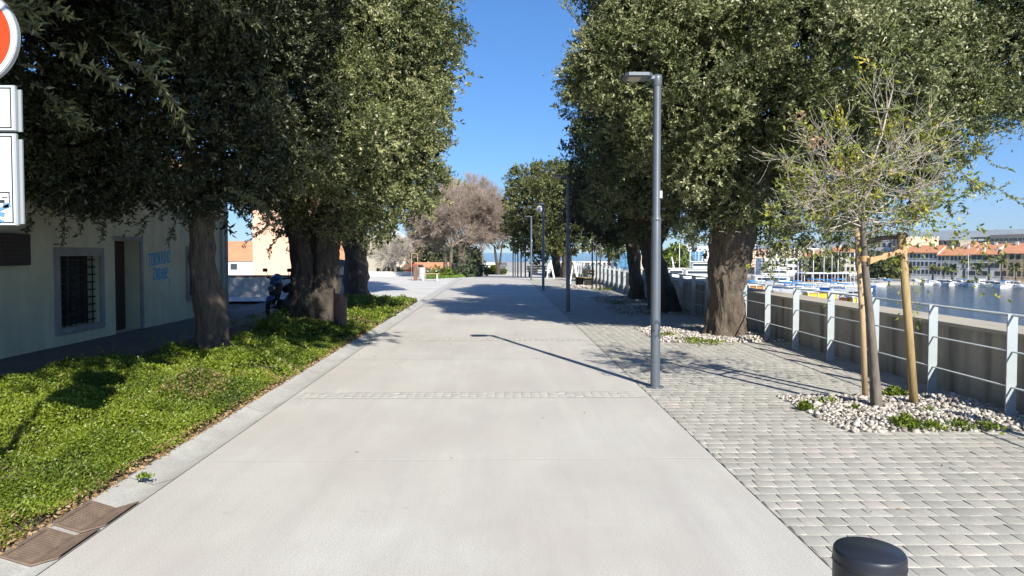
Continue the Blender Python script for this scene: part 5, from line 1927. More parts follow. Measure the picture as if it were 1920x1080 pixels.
# ================================================================== GROUND COVER AND GRASS
def tufts(name, label, centers, cat='weeds', m=None, L=(.03, .07), kind='stuff'):
    pos, dr = [], []
    for (x, y, r, n, h) in centers:
        q = rng.normal(size=(n, 2)) * r * .5
        z = rng.uniform(0.01, h, n) * np.exp(-(q ** 2).sum(1) / (r * r))
        pos.append(np.stack([x + q[:, 0], y + q[:, 1], z + .02], 1))
        dr.append(unit(rng.normal(size=(n, 3)) * .8 + np.array([0, 0, .7])))
    pos, dr = np.concatenate(pos), np.concatenate(dr)
    Ls = rng.uniform(L[0], L[1], len(pos))
    V, T = leaves_arrays(pos, dr, Ls, Ls * .42, rng.uniform(0, .9, len(pos)))
    v, f = quads_from(V)
    return tag(link(name, npmesh(name, v, f, T), m or M['cover']), label, cat, kind=kind)


def g2(px, py):
    q = G(px, py)
    return q.x, q.y


cs = [(*g2(1678, 748), .13, 700, .10), (*g2(1697, 803), .12, 420, .10), (*g2(1745, 806), .12, 130, .05), (*g2(1800, 806), .12, 120, .05), (*g2(1555, 762), .13, 240, .05), (*g2(1510, 770), .06, 200, .06),
      (*g2(1605, 776), .05, 130, .05), (*g2(1850, 808), .12, 110, .05), (*g2(1740, 780), .09, 150, .05)]
tufts('weeds', 'green and yellow weeds growing through the gravel by the sapling', cs)
cs = [(*g2(1255, 634), .22, 260, .07), (*g2(1300, 642), .2, 120, .05), (*g2(1330, 646), .3, 120, .05), (*g2(1160, 572), .3, 150, .08), (*g2(1135, 545), .5, 300, .12)]
tufts('weeds', 'small weeds at the edge of the gravel under the oaks', cs, L=(.04, .08))
tufts('weed', 'single small green weed growing in the kerb joint', [(*g2(268, 903), .045, 90, .035)], L=(.02, .04), kind=None)


def cover_field():
    """vinca-like ground cover from the kerb back to the side path"""
    # soil base, gently mounded
    def hgt(x, y):
        pnt = np.stack([x, y, x * 0], -1)
        e = np.clip((-2.80 - x) / .45, 0, 1)
        return (.04 + .135 * e * (1 + .8 * fnoise(pnt, 1.6, 3, 5)) + .075 * fnoise(pnt, 5, 2, 6) * e)

    bands = [(2.6, 6, .021, 2.5), (6, 9, .027, 2.4), (9, 13, .037, 2.2), (13, 18, .055, 2.1), (18, 24.3, .075, 2.0)]
    Vs, Ts = [], []
    for y0, y1, L, lai in bands:
        x0 = -7.3 if y0 < 13 else -6.3
        area = (-2.80 - x0) * (y1 - y0)
        n = int(area * lai / (L * L * .55 * .5))
        x = rng.uniform(x0, -2.78, n)
        y = rng.uniform(y0, y1, n)
        # ragged back edge and rounded far tip
        back = np.interp(y, [2, 8.5, 10.6, 13.5, 16, 24], [-7.2, -6.7, -5.2, -4.6, -5.0, -5.5]) + .35 * fnoise(np.stack([y, y * 0, y * 0], 1), .8, 2, 1)
        ok = x > back
        front = -2.80 - .06 * (1 + fnoise(np.stack([y, y * 0, y * 0], 1), 3.0, 3, 2)) + rng.normal(0, .02, n)
        ok &= x < front
        ok &= ~((y > 21) & ((x + 2.9) ** 2 / 9 + (y - 21) ** 2 / 11 > 1))
        x, y = x[ok], y[ok]
        n = len(x)
        h = hgt(x, y)
        thin = fnoise(np.stack([x, y, x * 0], 1), 3.6, 3, 8)
        keep_ = (thin > -.42) | (rng.random(n) < .25)
        x, y, h = x[keep_], y[keep_], h[keep_]
        n = len(x)
        z = h * rng.uniform(.35, 1.0, n) ** .5
        d = unit(rng.normal(size=(n, 3)) * np.array([1, 1, .55]) + np.array([0, 0, .42]))
        pn = np.stack([x, y, x * 0], 1)
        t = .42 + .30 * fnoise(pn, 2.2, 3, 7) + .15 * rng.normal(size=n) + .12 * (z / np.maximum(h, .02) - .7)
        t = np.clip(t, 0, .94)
        bare = (fnoise(pn, 1.2, 3, 3) > .78) | (x > -2.89)
        dry = rng.random(n) < np.where(bare, .30, .012)
        t = np.where(dry, 1.0, t)
        Ls = L * rng.uniform(.6, 1.4, n)
        V, T = leaves_arrays(np.stack([x, y, z], 1), d, Ls, Ls * .55, t)
        Vs.append(V); Ts.append(T)
        # runners and taller stems
        m_ = int(area * 7)
        x = rng.uniform(-5.8, -2.95, m_); y = rng.uniform(y0, min(y1, 22), m_)
        hh = hgt(x, y)
        dd = unit(rng.normal(size=(m_, 3)) + np.array([0, 0, .9]))
        k = 10
        ii = np.repeat(np.arange(m_), k)
        s = np.tile(np.linspace(.1, 1, k), m_)
        ln = rng.uniform(.08, .22, m_)
        pos = np.stack([x, y, hh * .9], 1)[ii] + dd[ii] * (s * ln[ii])[:, None]
        ld = unit(dd[ii] * .4 + rng.normal(size=(len(ii), 3)))
        Ls = L * 1.05 * np.ones(len(ii))
        V, T = leaves_arrays(pos, ld, Ls, Ls * .5, np.clip(rng.normal(.62, .15, len(ii)), 0, .94))
        Vs.append(V); Ts.append(T)
    V = np.concatenate(Vs); T = np.concatenate(Ts)
    v, f = quads_from(V)
    tag(link('ground_cover', npmesh('ground_cover', v, f, T), M['cover']), 'dense bright green leafy ground cover beside the road', 'ground cover', kind='stuff')
    # dry leaf litter along the kerb
    n = 2600
    y = rng.uniform(3, 16, n) ** 1.0
    x = -2.80 - np.abs(rng.normal(0, .06, n)) + .02
    V, T = leaves_arrays(np.stack([x, y, rng.uniform(.004, .03, n)], 1), unit(rng.normal(size=(n, 3)) * np.array([1, 1, .25])), rng.uniform(.02, .045, n), rng.uniform(.012, .024, n), rng.random(n))
    v, f = quads_from(V)
    tag(link('leaf_litter', npmesh('leaf_litter', v, f, T), M['dryleaf']), 'brown dry leaves lying along the kerb edge', 'leaf litter', kind='stuff')
    # a few leaves fallen on the road and setts
    n = 60
    x = np.concatenate([rng.uniform(-2.4, 1.7, 16), rng.uniform(1.8, 5, 44)])
    y = rng.uniform(3.2, 16, n)
    V, T = leaves_arrays(np.stack([x, y, rng.uniform(.006, .012, n)], 1), unit(rng.normal(size=(n, 3)) * np.array([1, 1, .1])), rng.uniform(.02, .04, n), rng.uniform(.012, .02, n), rng.random(n) * .5)
    v, f = quads_from(V)
    tag(link('fallen_leaves', npmesh('fallen_leaves', v, f, T), M['dryleaf']), 'a few brown leaves scattered over the road and setts', 'fallen leaves', kind='stuff')


cover_field()


def grass_field(name, label, pts_fn, n, L, m):
    P_ = pts_fn(n)
    d = unit(rng.normal(size=(len(P_), 3)) * .5 + np.array([0, 0, .9]))
    Ls = rng.uniform(L * .6, L * 1.3, len(P_))
    V, T = leaves_arrays(P_, d, Ls, Ls * .22, rng.random(len(P_)))
    v, f = quads_from(V)
    tag(link(name, npmesh(name, v, f, T), m), label, 'grass', kind='stuff')


def bedpts(n):
    y = rng.uniform(44.5, 75, n)
    xr = np.interp(y, [44.5, 47, 75], [P(815, 500, 44.5).x, -2.85, -2.6])
    xl = np.interp(y, [44.5, 75], [P(800, 500, 44.5).x, P(790, 500, 75).x])
    x = xl + (xr - xl) * rng.random(n)
    z = np.array([gz(a) for a in y])
    return np.stack([x, y, z], 1)


grass_field('grass', 'bright green grass bed under the bare trees', bedpts, 60000, .16, M['grass'])
b = MB()
b.add([(P(800, 500, 44.5).x, 44.5, .006), (P(815, 500, 44.5).x, 44.5, .006), (-2.85, 47, gz(47) + .008), (-2.8, 75, gz(75) + .008), (P(790, 500, 75).x, 75, gz(75) + .008), (P(797, 500, 47).x, 47, gz(47) + .008)], [(0, 1, 2, 3, 4, 5)])
tag(b.build('grass_bed', M['land']), kind='structure')

# ================================================================== FAR SHORE
QZ = -8.0


def shore_building(name, label, pxa, da, pxb, db, ytop, thick, wall, floors, cols, roof='flat', roofm=None, rh=2.2, wsize=(1.1, 1.7), z0=QZ, side=None, winm=None, group=None, base_gap=1.2, frames=False, band=None, axis=None):
    A = P(pxa, 480, da); B = P(pxb, 480, db)
    A = Vector((A.x, A.y)); B = Vector((B.x, B.y))
    mid = (A + B) / 2
    zt = P((pxa + pxb) / 2, ytop, (da + db) / 2).z
    d = (B - A)
    w = d.length
    rz = math.atan2(d.y, d.x)
    t = empty(name, (mid.x, mid.y, z0), rz, label, 'building', group)
    h = zt - z0
    b = MB()
    b.box((0, thick / 2, h / 2 - .3), (w, thick, h + .6))
    if roof == 'gable':
        for s in (-1, 1):
            b.add([(s * w / 2, 0, h), (s * w / 2, thick, h), (s * w / 2, thick / 2, h + rh - .1)], [(0, 1, 2)])
    b.build('wall', wall, t)
    if roof == 'gable':
        b = MB()
        for y0, y1 in ((-.5, thick / 2), (thick + .5, thick / 2)):
            a = [(-w / 2 - .3, y0, h - .1), (w / 2 + .3, y0, h - .1), (w / 2 + .3, y1, h + rh), (-w / 2 - .3, y1, h + rh)]
            a2 = [(x, y, z - .25) for x, y, z in a]
            b.add(a + a2, [(0, 1, 2, 3), (7, 6, 5, 4), (0, 4, 5, 1), (1, 5, 6, 2), (2, 6, 7, 3), (3, 7, 4, 0)])
        rf = b.build('roof', roofm or M['orange'], t)
        for xx in (-w * .27, w * .22):
            b = MB()
            b.box((xx, thick * .42, h + rh * .9), (.8, .8, 1.6))
            b.build('chimney', M['offwhite'], rf)
    elif roof == 'hip':
        b = MB()
        e = .5
        V = [(-w / 2 - e, -e, h - .05), (w / 2 + e, -e, h - .05), (w / 2 + e, thick + e, h - .05), (-w / 2 - e, thick + e, h - .05), (-w / 2 + thick * .4, thick / 2, h + rh), (w / 2 - thick * .4, thick / 2, h + rh)]
        b.add(V, [(0, 1, 5, 4), (1, 2, 5), (2, 3, 4, 5), (3, 0, 4), (3, 2, 1, 0)])
        b.build('roof', roofm or M['orange'], t)
    else:
        b = MB()
        b.box((0, thick / 2, h + .2), (w + .3, thick + .3, .4))
        b.build('roof', roofm or M['offwhite'], t)
    fh = (h - base_gap) / max(floors, 1)
    me = None
    pme = None
    for fl in range(floors):
        for c in range(cols):
            if cols * floors > 12 and random.random() < .06:
                continue
            x = -w / 2 + w * (c + .5) / cols + random.uniform(-.15, .15)
            z = base_gap + fh * (fl + .52)
            if me is None:
                b = MB()
                b.box((0, 0, 0), (wsize[0], .10, wsize[1]))
                o = b.build('window', winm or M['glass'], t)
                me = o.data
                if frames:
                    b = MB()
                    b.box((0, -.03, -wsize[1] / 2 - .08), (wsize[0] + .3, .2, .14))
                    pme = b.build('sill', M['offwhite'], o).data
            else:
                o = link('window', me, None, t)
                if frames:
                    link('sill', pme, None, o)
            o.location = (x, -.02, z)
    if band:
        b = MB()
        for k in range(floors):
            b.box((0, -.25, base_gap + fh * (k + .98)), (w, .5, .5))
        b.build('balcony', band, t)
    return t


# waterfront row on the right (dims: px of the left and right ends, their depths)
def rowd(px):
    """depth of the waterfront facades at a pixel column"""
    u = (px - 936) / F
    # line through (168,222) direction (-.53,.85)
    # X = u*Y ; X = 168-.53t ; Y = 222+.85t
    t_ = (168 - u * 222) / (u * .85 + .53)
    return 222 + .85 * t_


WG = 'waterfront buildings across the harbour'
shore_building('apartment_building', 'block behind the right stake, its shaded face coloured grey', 1610, rowd(1610) + 18, 1674, rowd(1674) + 18, 452, 14, M['greyblue'], 4, 6, 'flat', M['offwhite'], group=WG)
shore_building('apartment_building', 'sunlit end of the same block coloured peach, left of the orange roofs', 1674, rowd(1674) + 19, 1692, rowd(1674) + 12, 446, 14, M['pink'], 4, 1, 'flat', M['offwhite'], group=WG)  # one block with the grey face; sun and shade put into wall colours
shore_building('apartment_building', 'ochre block above the first orange roof', 1692, 300, 1733, 296, 451, 12, M['ochre'], 2, 4, 'flat', M['ochre'], group=WG, base_gap=10)
shore_building('waterfront_house', 'long grey waterfront house with a glazed attic under the left orange roof', 1697, rowd(1697), 1758, rowd(1758), 473, 11, M['greyblue'], 3, 8, 'gable', rh=2.6, group=WG, wsize=(.85, 1.6), frames=True)
shore_building('waterfront_house', 'middle grey waterfront house with narrow windows and low orange roof', 1758, rowd(1758), 1820, rowd(1820), 478, 12, M['greyblue'], 3, 8, 'gable', rh=2.8, group=WG, wsize=(.8, 1.6), frames=True)
shore_building('waterfront_house', 'grey waterfront house with paired windows behind the tallest palms', 1820, rowd(1820), 1876, rowd(1876), 476, 12, M['greyblue'], 3, 5, 'gable', rh=1.5, group=WG, wsize=(1.5, 1.6), frames=True)
shore_building('roof_storey', 'white top storey with orange roof set above the paired windows', 1828, rowd(1828) + 6, 1872, rowd(1872) + 6, 466, 8, M['white'], 1, 3, 'gable', rh=1.6, wsize=(3.0, 1.5), z0=-.8, base_gap=0, group=WG)
shore_building('waterfront_house', 'ochre brown waterfront house with orange roof at the right edge', 1876, rowd(1876), 1960, rowd(1960), 474, 12, M['ochre'], 3, 6, 'gable', rh=3.2, group=WG, wsize=(1.2, 1.9), frames=True)
shore_building('waterfront_house', 'tan house with small windows behind the left orange roofs', 1733, 315, 1800, 300, 452, 12, M['tan'], 1, 6, 'flat', M['tan'], group=WG, base_gap=13)
shore_building('waterfront_house', 'house with an orange hipped roof below the dark block', 1788, 270, 1822, 262, 468, 12, M['cream'], 1, 2, 'hip', rh=3.4, group=WG, base_gap=8)
shore_building('apartment_building', 'dark grey block with a roof terrace on the skyline', 1820, 290, 1856, 284, 446, 12, M['darkblock'], 1, 3, 'flat', M['darkblock'], group=WG, winm=M['white'], wsize=(2.2, .8), base_gap=14)
shore_building('apartment_building', 'long cream terraced block with dark openings at the top right', 1856, 284, 1965, 255, 441, 14, M['cream'], 1, 12, 'flat', M['pink'], group=WG, wsize=(1.9, 1.1), base_gap=13)
# further left, behind the marina
shore_building('apartment_building', 'peach block behind the masts right of the thick trunk', 1402, 318, 1436, 318, 470, 12, M['pink'], 3, 3, 'flat', M['orange'], group=WG)
shore_building('apartment_building', 'white block with long windows behind the marina awning', 1434, 300, 1508, 300, 486, 12, M['white'], 2, 7, 'flat', M['white'], wsize=(2.2, 1.4), group=WG)
shore_building('apartment_building', 'pinkish upper block on the skyline behind the white block', 1436, 345, 1545, 345, 467, 12, M['brownstripe'], 3, 12, 'flat', M['offwhite'], group=WG)
shore_building('apartment_building', 'white house row left of the sapling trunk', 1508, 296, 1560, 292, 482, 12, M['offwhite'], 3, 6, 'gable', rh=2.4, group=WG)
shore_building('apartment_building', 'cream house with red roof just left of the sapling stakes', 1560, 290, 1612, 284, 472, 12, M['cream'], 3, 6, 'gable', rh=2.2, group=WG)
shore_building('apartment_building', 'brown striped block with balconies beyond the leaning trunk', 1236, 360, 1268, 360, 471, 14, M['brownstripe'], 4, 3, 'flat', M['white'], band=M['white'], group=WG)
shore_building('office_building', 'blue glass office building between the dark oak trunks', 1277, 350, 1322, 350, 471, 14, M['greyblue'], 4, 5, 'flat', M['white'], winm=M['winblue'], wsize=(2.2, 2.6), group=WG)
shore_building('apartment_building', 'white block stepping up beside the thickest trunk', 1308, 370, 1356, 370, 463, 12, M['white'], 3, 5, 'flat', M['white'], group=WG)
shore_building('apartment_building', 'low grey block on the skyline above the blue glass', 1281, 400, 1305, 400, 461, 12, M['greyblue'], 1, 3, 'flat', M['greyblue'], base_gap=8, group=WG)
shore_building('office_building', 'dark blue glass tower left of the straight brown trunk', 1158, 330, 1179, 330, 474, 12, M['winblue'], 4, 3, 'flat', M['greyblue'], winm=M['winblue'], wsize=(2, 2), group=WG)
shore_building('apartment_building', 'pale grey long block behind the far railing', 1040, 340, 1158, 335, 492, 12, M['offwhite'], 2, 12, 'flat', M['white'], group=WG)
shore_building('apartment_building', 'pale block between the two middle trunks', 1180, 345, 1236, 345, 478, 12, M['cream'], 3, 5, 'flat', M['orange'], group=WG)

# green trees on the far shore
for i, (px, py, Y, r, lab) in enumerate(((1268, 483, 335, 5.0, 'bright green round tree before the brown striped block'), (1656, 505, 262, 4.2, 'bushy green tree left of the right stake across the water'),
                                         (1676, 503, 258, 4.6, 'larger bushy green tree close behind the right stake'), (1640, 512, 266, 3.2, 'low green tree across the water beside the sapling trunk'),
                                         (1545, 498, 280, 4.2, 'green tree behind the marina left of the stakes'))):
    p = P(px, py, Y)
    t = empty('shore_tree', (p.x, Y, QZ), label=lab, cat='tree', group='trees on the far shore')
    hz = p.z - QZ
    crown('crown', [(0, 0, hz, r), (r * .7, 0, hz - r * .4, r * .7), (-r * .7, 0, hz - r * .3, r * .7)], leaf=(.9, .5), density=.5, m=M['leafolive'] if i else M['cover'], parent=t, clump_r=1.3, seed=50 + i, k=6)
    trunk('trunk', [([(0, 0, 0), (0, 0, 2), (0, 0, max(hz, 2.5))], [.35, .28, .2], 8, 8)], M['bark'], t)


def make_palm(h=7.5, fr=2.6, seed=0):
    rg = np.random.default_rng(seed)
    t = empty('palm_tree', (0, 0, 0))
    b = MB()
    b.tube([(0, 0, 0), (.08, 0, h * .5), (.02, 0, h)], [.38, .27, .30], 8)
    b.build('trunk', M['barkpale'], t)
    Vs = []
    for k in range(34):
        a = rg.uniform(0, 2 * PI)
        el = rg.uniform(-.5, 1.2)
        L = fr * rg.uniform(.8, 1.1)
        dx, dy, dz = math.cos(a) * math.cos(el), math.sin(a) * math.cos(el), math.sin(el)
        pr = np.array([0, 0, h])
        prev = pr
        side = np.array([-math.sin(a), math.cos(a), 0])
        segn = 5
        for s in range(segn):
            q = (s + 1) / segn
            nx = pr + np.array([dx, dy, dz]) * L * q + np.array([0, 0, -1.0]) * L * .55 * q * q
            w0, w1 = .42 * math.sin(PI * min(1, s / segn + .15)), .42 * math.sin(PI * min(.98, q + .05))
            dn = np.array([0, 0, -.18])
            Vs.append([prev, prev + side * w0 + dn, nx + side * w1 + dn, nx])
            Vs.append([prev, nx, nx - side * w1 + dn, prev - side * w0 + dn])
            prev = nx
    V = np.array(Vs)
    v, f = quads_from(V)
    link('crown', npmesh('crown', v, f, np.random.default_rng(seed).random(len(V)) * .9), M['leafolive'], t)
    return t


palms = [(1749, 500, 'bushy palm with a dark crown at the left of the palm row'), (1770, 503, 'low palm next to the bushy palm on the quay'), (1786, 501, 'small palm with a short dark crown left of a tall one'),
         (1808, 487, 'tall palm with a pale straight trunk before the middle house'), (1831, 498, 'low palm between the two tallest palms'), (1855, 482, 'tallest palm of the quay, its crown at roof level'),
         (1880, 489, 'tall palm right of the tallest one'), (1906, 500, 'low palm near the right edge of the photo'), (1706, 501, 'palm just right of the wooden stake')]
pal = {}
for i, (px, py, lab) in enumerate(palms):
    Y = rowd(px) - 9
    p = P(px, py, Y)
    hh = p.z - (-8.0)
    key = 'tall' if hh > 7 else 'low'
    if key not in pal:
        pal[key] = make_palm(8.2 if key == 'tall' else 5.0, 2.3 if key == 'tall' else 2.6, 1 if key == 'tall' else 2)
        o = pal[key]
    else:
        o = copy_tree(pal[key])
    o.location = (p.x, Y, -8.0)
    o.rotation_euler = (0, 0, random.uniform(0, 6))
    o.scale = (1, 1, hh / (8.2 if key == 'tall' else 5.0))
    tag(o, lab, 'palm tree', 'palms on the quay across the harbour')
# quay strip in front of the waterfront
A = P(1600, 500, rowd(1600) - 14); B = P(1980, 500, rowd(1980) - 14)
A2 = P(1600, 500, rowd(1600) + 3); B2 = P(1980, 500, rowd(1980) + 3)
b = MB()
b.prism([(A.x, A.y), (B.x, B.y), (B2.x + 10, B2.y + 10), (A2.x, A2.y + 10)], -9.3, -7.99)
tag(b.build('quay', M['concrete']), kind='structure')


# ------------------------------------------------------------------ boats
def hull(mb, L, W, H, bow=.3):
    """pointed hull along x, bow at +x, keel at -0.3"""
    st = [(-.5, .80, 1.0), (-.25, .98, .96), (.05, 1.0, .98), (.28, .72, 1.08), (.42, .35, 1.2), (.5, .02, 1.32)]
    vs, fs = [], []
    for u, w, h in st:
        x = u * L
        vs += [(x, -w * W / 2, H * h), (x - (.04 * L if u > .3 else 0), -w * W * .36, -.25), (x - (.04 * L if u > .3 else 0), w * W * .36, -.25), (x, w * W / 2, H * h)]
    for i in range(len(st) - 1):
        a, c = i * 4, i * 4 + 4
        fs += [(a, a + 1, c + 1, c), (a + 1, a + 2, c + 2, c + 1), (a + 2, a + 3, c + 3, c + 2), (a + 3, a, c, c + 3)]
    fs += [(0, 3, 2, 1)]
    mb.add(vs, fs)


def make_motorboat(L=7, cabin='white', blue=False):
    t = empty('motorboat', (0, 0, 0))
    b = MB(); hull(b, L, 2.3, .85); b.build('hull', M['blue'] if blue == 2 else M['white'], t)
    b = MB()
    b.box((-.03 * L, 0, 1.35), (L * .36, 1.6, .9), bev=.12)
    c = b.build('cabin', M['white'], t)
    b = MB()
    b.box((.06 * L, 0, 1.45), (L * .20, 1.64, .42))
    b.box((-.12 * L, 0, 1.45), (L * .12, 1.64, .42))
    b.build('window', M['glass'], c)
    b = MB()
    b.box((-.06 * L, 0, 1.95), (L * .42, 1.8, .08), bev=.03)
    b.tube([(-.2 * L, 0, 1.9), (-.2 * L, 0, 3.2)], .03, 5)
    b.build('cabin_roof', M['bluetarp'] if blue else M['white'], c)
    b = MB()
    pts = [(.48 * L, 0, 1.55), (.3 * L, .8, 1.4), (.1 * L, 1.1, 1.3)]
    b.tube(pts, .025, 5); b.tube([(x, -y, z) for x, y, z in pts], .025, 5)
    b.build('guard_rail', M['chrome'], t)
    return t


def make_openboat(L=5, tarp='bluetarp'):
    t = empty('small_boat', (0, 0, 0))
    b = MB(); hull(b, L, 1.9, .6); b.build('hull', M['white'], t)
    b = MB()
    b.tube([(-.42 * L, 0, .60), (-.1 * L, 0, .95), (.3 * L, 0, .78)], [.45, .65, .2], 10)
    b.build('tarpaulin', M[tarp], t)
    b = MB()
    b.box((-.53 * L, 0, .7), (.3, .35, .7), bev=.06)
    b.build('outboard_motor', M['black'], t)
    return t


def make_sail(L=10, mh=12, col='white'):
    t = empty('sailing_boat', (0, 0, 0))
    b = MB(); hull(b, L, 3.0, 1.1); b.build('hull', M[col], t)
    b = MB()
    b.box((.02 * L, 0, 1.45), (L * .35, 1.7, .55), bev=.15)
    c = b.build('cabin', M['white'], t)
    b = MB()
    b.box((.02 * L, 0, 1.5), (L * .26, 1.74, .16))
    b.build('window', M['glass'], c)
    b = MB()
    b.tube([(.06 * L, 0, 1.2), (.06 * L, 0, mh)], [.11, .07], 6)
    b.tube([(.06 * L, 0, mh * .55), (.06 * L, 1.0, mh * .55)], .04, 4)
    b.tube([(.06 * L, 0, mh * .55), (.06 * L, -1.0, mh * .55)], .04, 4)
    b.build('mast', M['white'], t)
    b = MB()
    b.tube([(.06 * L, 0, 2.4), (-.34 * L, 0, 2.5)], .16, 6)
    b.build('boom', M['bluetarp'], t)
    b = MB()
    for e in ((.49 * L, 1.3), (-.49 * L, 1.1)):
        b.tube([(.06 * L, 0, mh), (e[0], 0, e[1])], .02, 4)
    b.build('rigging', M['signgrey'], t)
    return t


boat_kinds = {'m': make_motorboat(7), 'mb': make_motorboat(7.5, blue=True), 'mh': make_motorboat(6.5, blue=2), 'ob': make_openboat(5.2), 'ow': make_openboat(4.8, 'offwhite'), 's': make_sail(9.5, 11.5), 'sd': make_sail(9, 10.5, 'blue')}
used = set()
WZ_ = -9.0


def boat(kind, px, Y, rz, label, group, sc=1.0):
    src = boat_kinds[kind]
    if kind in used:
        o = copy_tree(src)
    else:
        o = src
        used.add(kind)
    x = P(px, 500, Y).x
    o.location = (x, Y, WZ_)
    o.rotation_euler = (0, 0, rz)
    o.scale = (sc, sc, sc)
    tag(o, label, 'boat', group)
    return o


BG = 'small boats moored at the far quay'
row = [(1655, 'm', 'white motorboat moored left of the right stake'), (1666, 'ob', 'small blue covered boat left of the right stake'), (1700, 'mh', 'dark hulled motorboat just right of the stake'), (1712, 'm', 'white motorboat under the low dark palm'),
       (1724, 'ow', 'small pale covered boat next to the white motorboat right of stake'), (1733, 'm', 'white cabin boat left of the bushy palm trunk'), (1747, 'mb', 'motorboat with blue roof below the bushy palm'), (1757, 'ow', 'small open white boat right of the bushy palm'),
       (1766, 'm', 'white cabin boat below the low palm'), (1778, 'm', 'white cabin boat between low and small palms'), (1790, 'ow', 'small covered boat below the small palm'), (1799, 'm', 'white cabin boat left of the pale tall palm trunk'),
       (1812, 's', 'sailing boat with mast right of the pale tall palm trunk'), (1824, 'm', 'white cabin boat under the low middle palm'), (1838, 'm', 'large white cabin boat with flying bridge mid row'), (1849, 'ob', 'little blue covered boat below the tallest palm'),
       (1860, 'm', 'white motorboat right of the tallest palm trunk'), (1871, 'm', 'white motorboat left of the blue cabined one'), (1888, 'mb', 'long motorboat with a blue cabin roof near the right edge'), (1905, 'm', 'white motorboat right of the blue cabined one'), (1917, 'ow', 'pale covered boat at the very right edge')]
for i, (px, k, lab) in enumerate(row):
    Y = rowd(px) - 19 + random.uniform(-1.5, 1.5)
    boat(k, px, Y, R(-58 + random.uniform(-12, 12) + (70 if i % 4 == 2 else 0)), lab, BG, 1.18 if px in (1838, 1888) else random.uniform(.82, 1.05))
MG = 'boats in the marina behind the oaks'
mar = [(1411, 190, 's', 'sailing boat with thin mast just right of the thickest trunk', 1.15), (1424, 186, 'sd', 'blue hulled sailing boat second mast right of the trunk', 1.1), (1484, 180, 'sd', 'blue hulled sailing boat before the white awning', 1.1),
       (1491, 176, 's', 'sailing boat with the tall white mast left of the awning', 1.2), (1520, 170, 's', 'sailing boat with white mast right of the blue tarps', 1.1), (1567, 186, 'sd', 'blue hulled sailing boat left of the stakes', 1.05), (1597, 178, 's', 'sailing boat with a mast close to the left stake', 1.05),
       (1508, 138, 'ob', 'boat under a bright blue tarpaulin, left of two', 1.25), (1531, 134, 'ob', 'boat under a bright blue tarpaulin, right of two', 1.6), (1450, 150, 'm', 'white motorboat behind the amber windowed kiosk boat', 1.1), (1465, 145, 'm', 'white motorboat left of the yellow canopy boat', 1.0),
       (1575, 150, 'm', 'white motorboat right of the yellow canopy boat', 1.0), (1590, 142, 'ow', 'pale covered boat beside the left stake', 1.2), (1605, 158, 'm', 'white motorboat behind the left stake', 1.0), (1552, 158, 'mh', 'dark hulled motorboat behind the yellow canopy', 1.0),
       (1270, 230, 's', 'sailing boat with a mast before the bright green tree', 1.3), (1306, 225, 's', 'sailing boat with a mast before the blue glass office', 1.25), (1328, 228, 's', 'sailing boat with a mast close left of the thickest trunk', 1.3), (1435, 165, 'm', 'white motorboat with a cabin beside the two thin masts', 1.2),
       (1500, 200, 'sd', 'blue hulled sailing boat behind the tall white mast', 1.0), (1540, 196, 's', 'sailing boat with mast before the awning pavilion', 1.2), (1556, 206, 's', 'small sailing boat at the right half of the awning', 1.0), (1582, 200, 's', 'sailing boat with mast left of the pale stake', 1.15), (1470, 206, 's', 'sailing boat with mast before the white block', 1.2), (1457, 198, 'sd', 'blue hulled sailing boat before the broad yacht', 1.0), (1290, 215, 's', 'tall masted sailing boat between leaning and thick trunks', 1.3), (1618, 200, 'mh', 'dark motorboat between the stakes and the water', 1.1), (1640, 215, 'm', 'white motorboat with red trim at the edge of open water', 1.0), (1176, 210, 's', 'sailing boat left of the straight brown trunk', 1.2), (1226, 215, 'm', 'white motorboat between the middle trunks', 1.3)]
for px, Y, k, lab, s in mar:
    boat(k, px, Y, R(random.uniform(-50, -10)), lab, MG, s)
for k, o in boat_kinds.items():
    if k not in used:
        for c in list(o.children):
            for g in list(c.children):
                bpy.data.objects.remove(g)
            bpy.data.objects.remove(c)
        bpy.data.objects.remove(o)


def yacht(label, px, Y, L, dz, rz=0.0):
    x = P(px, 500, Y).x
    t = empty('yacht', (x, Y, WZ_ + dz), rz, label, 'yacht', 'large white yachts in the marina')
    b = MB(); hull(b, L, L * .24, L * .11); b.build('hull', M['white'], t)
    h = L * .11
    for k, (w, cx) in enumerate(((.62, -.06), (.46, -.10), (.26, -.10))):
        b = MB()
        b.box((cx * L, 0, h + 1.1 + k * 2.2), (L * w, L * .19 - k * .5, 2.0), bev=.4)
        b.box((cx * L - .3, 0, h + 2.15 + k * 2.2), (L * w + 1.6, L * .21 - k * .4, .16))
        dk = b.build('deck', M['white'], t)
        b = MB()
        b.box((cx * L, 0, h + 1.2 + k * 2.2), (L * w * .84, L * .19 - k * .5 + .08, .75))
        b.build('window', M['glass'], dk)
    b = MB()
    b.tube([(-.12 * L, 0, h + 6.4), (-.16 * L, 0, h + 9.5)], [.3, .12], 8)
    b.tube([(-.12 * L, -1, h + 8), (-.12 * L, 1, h + 8)], .1, 6)
    b.build('radar_mast', M['white'], t)
    return t


yacht('big white three decked yacht left of the thickest trunk', 1300, 205, 20, -.8, R(172))
yacht('white yacht with stepped decks lower left of the thickest trunk', 1276, 178, 15, -1.6, R(8))
yacht('broad white yacht behind the twin masts right of the thickest trunk', 1440, 215, 17, -.6, R(170))

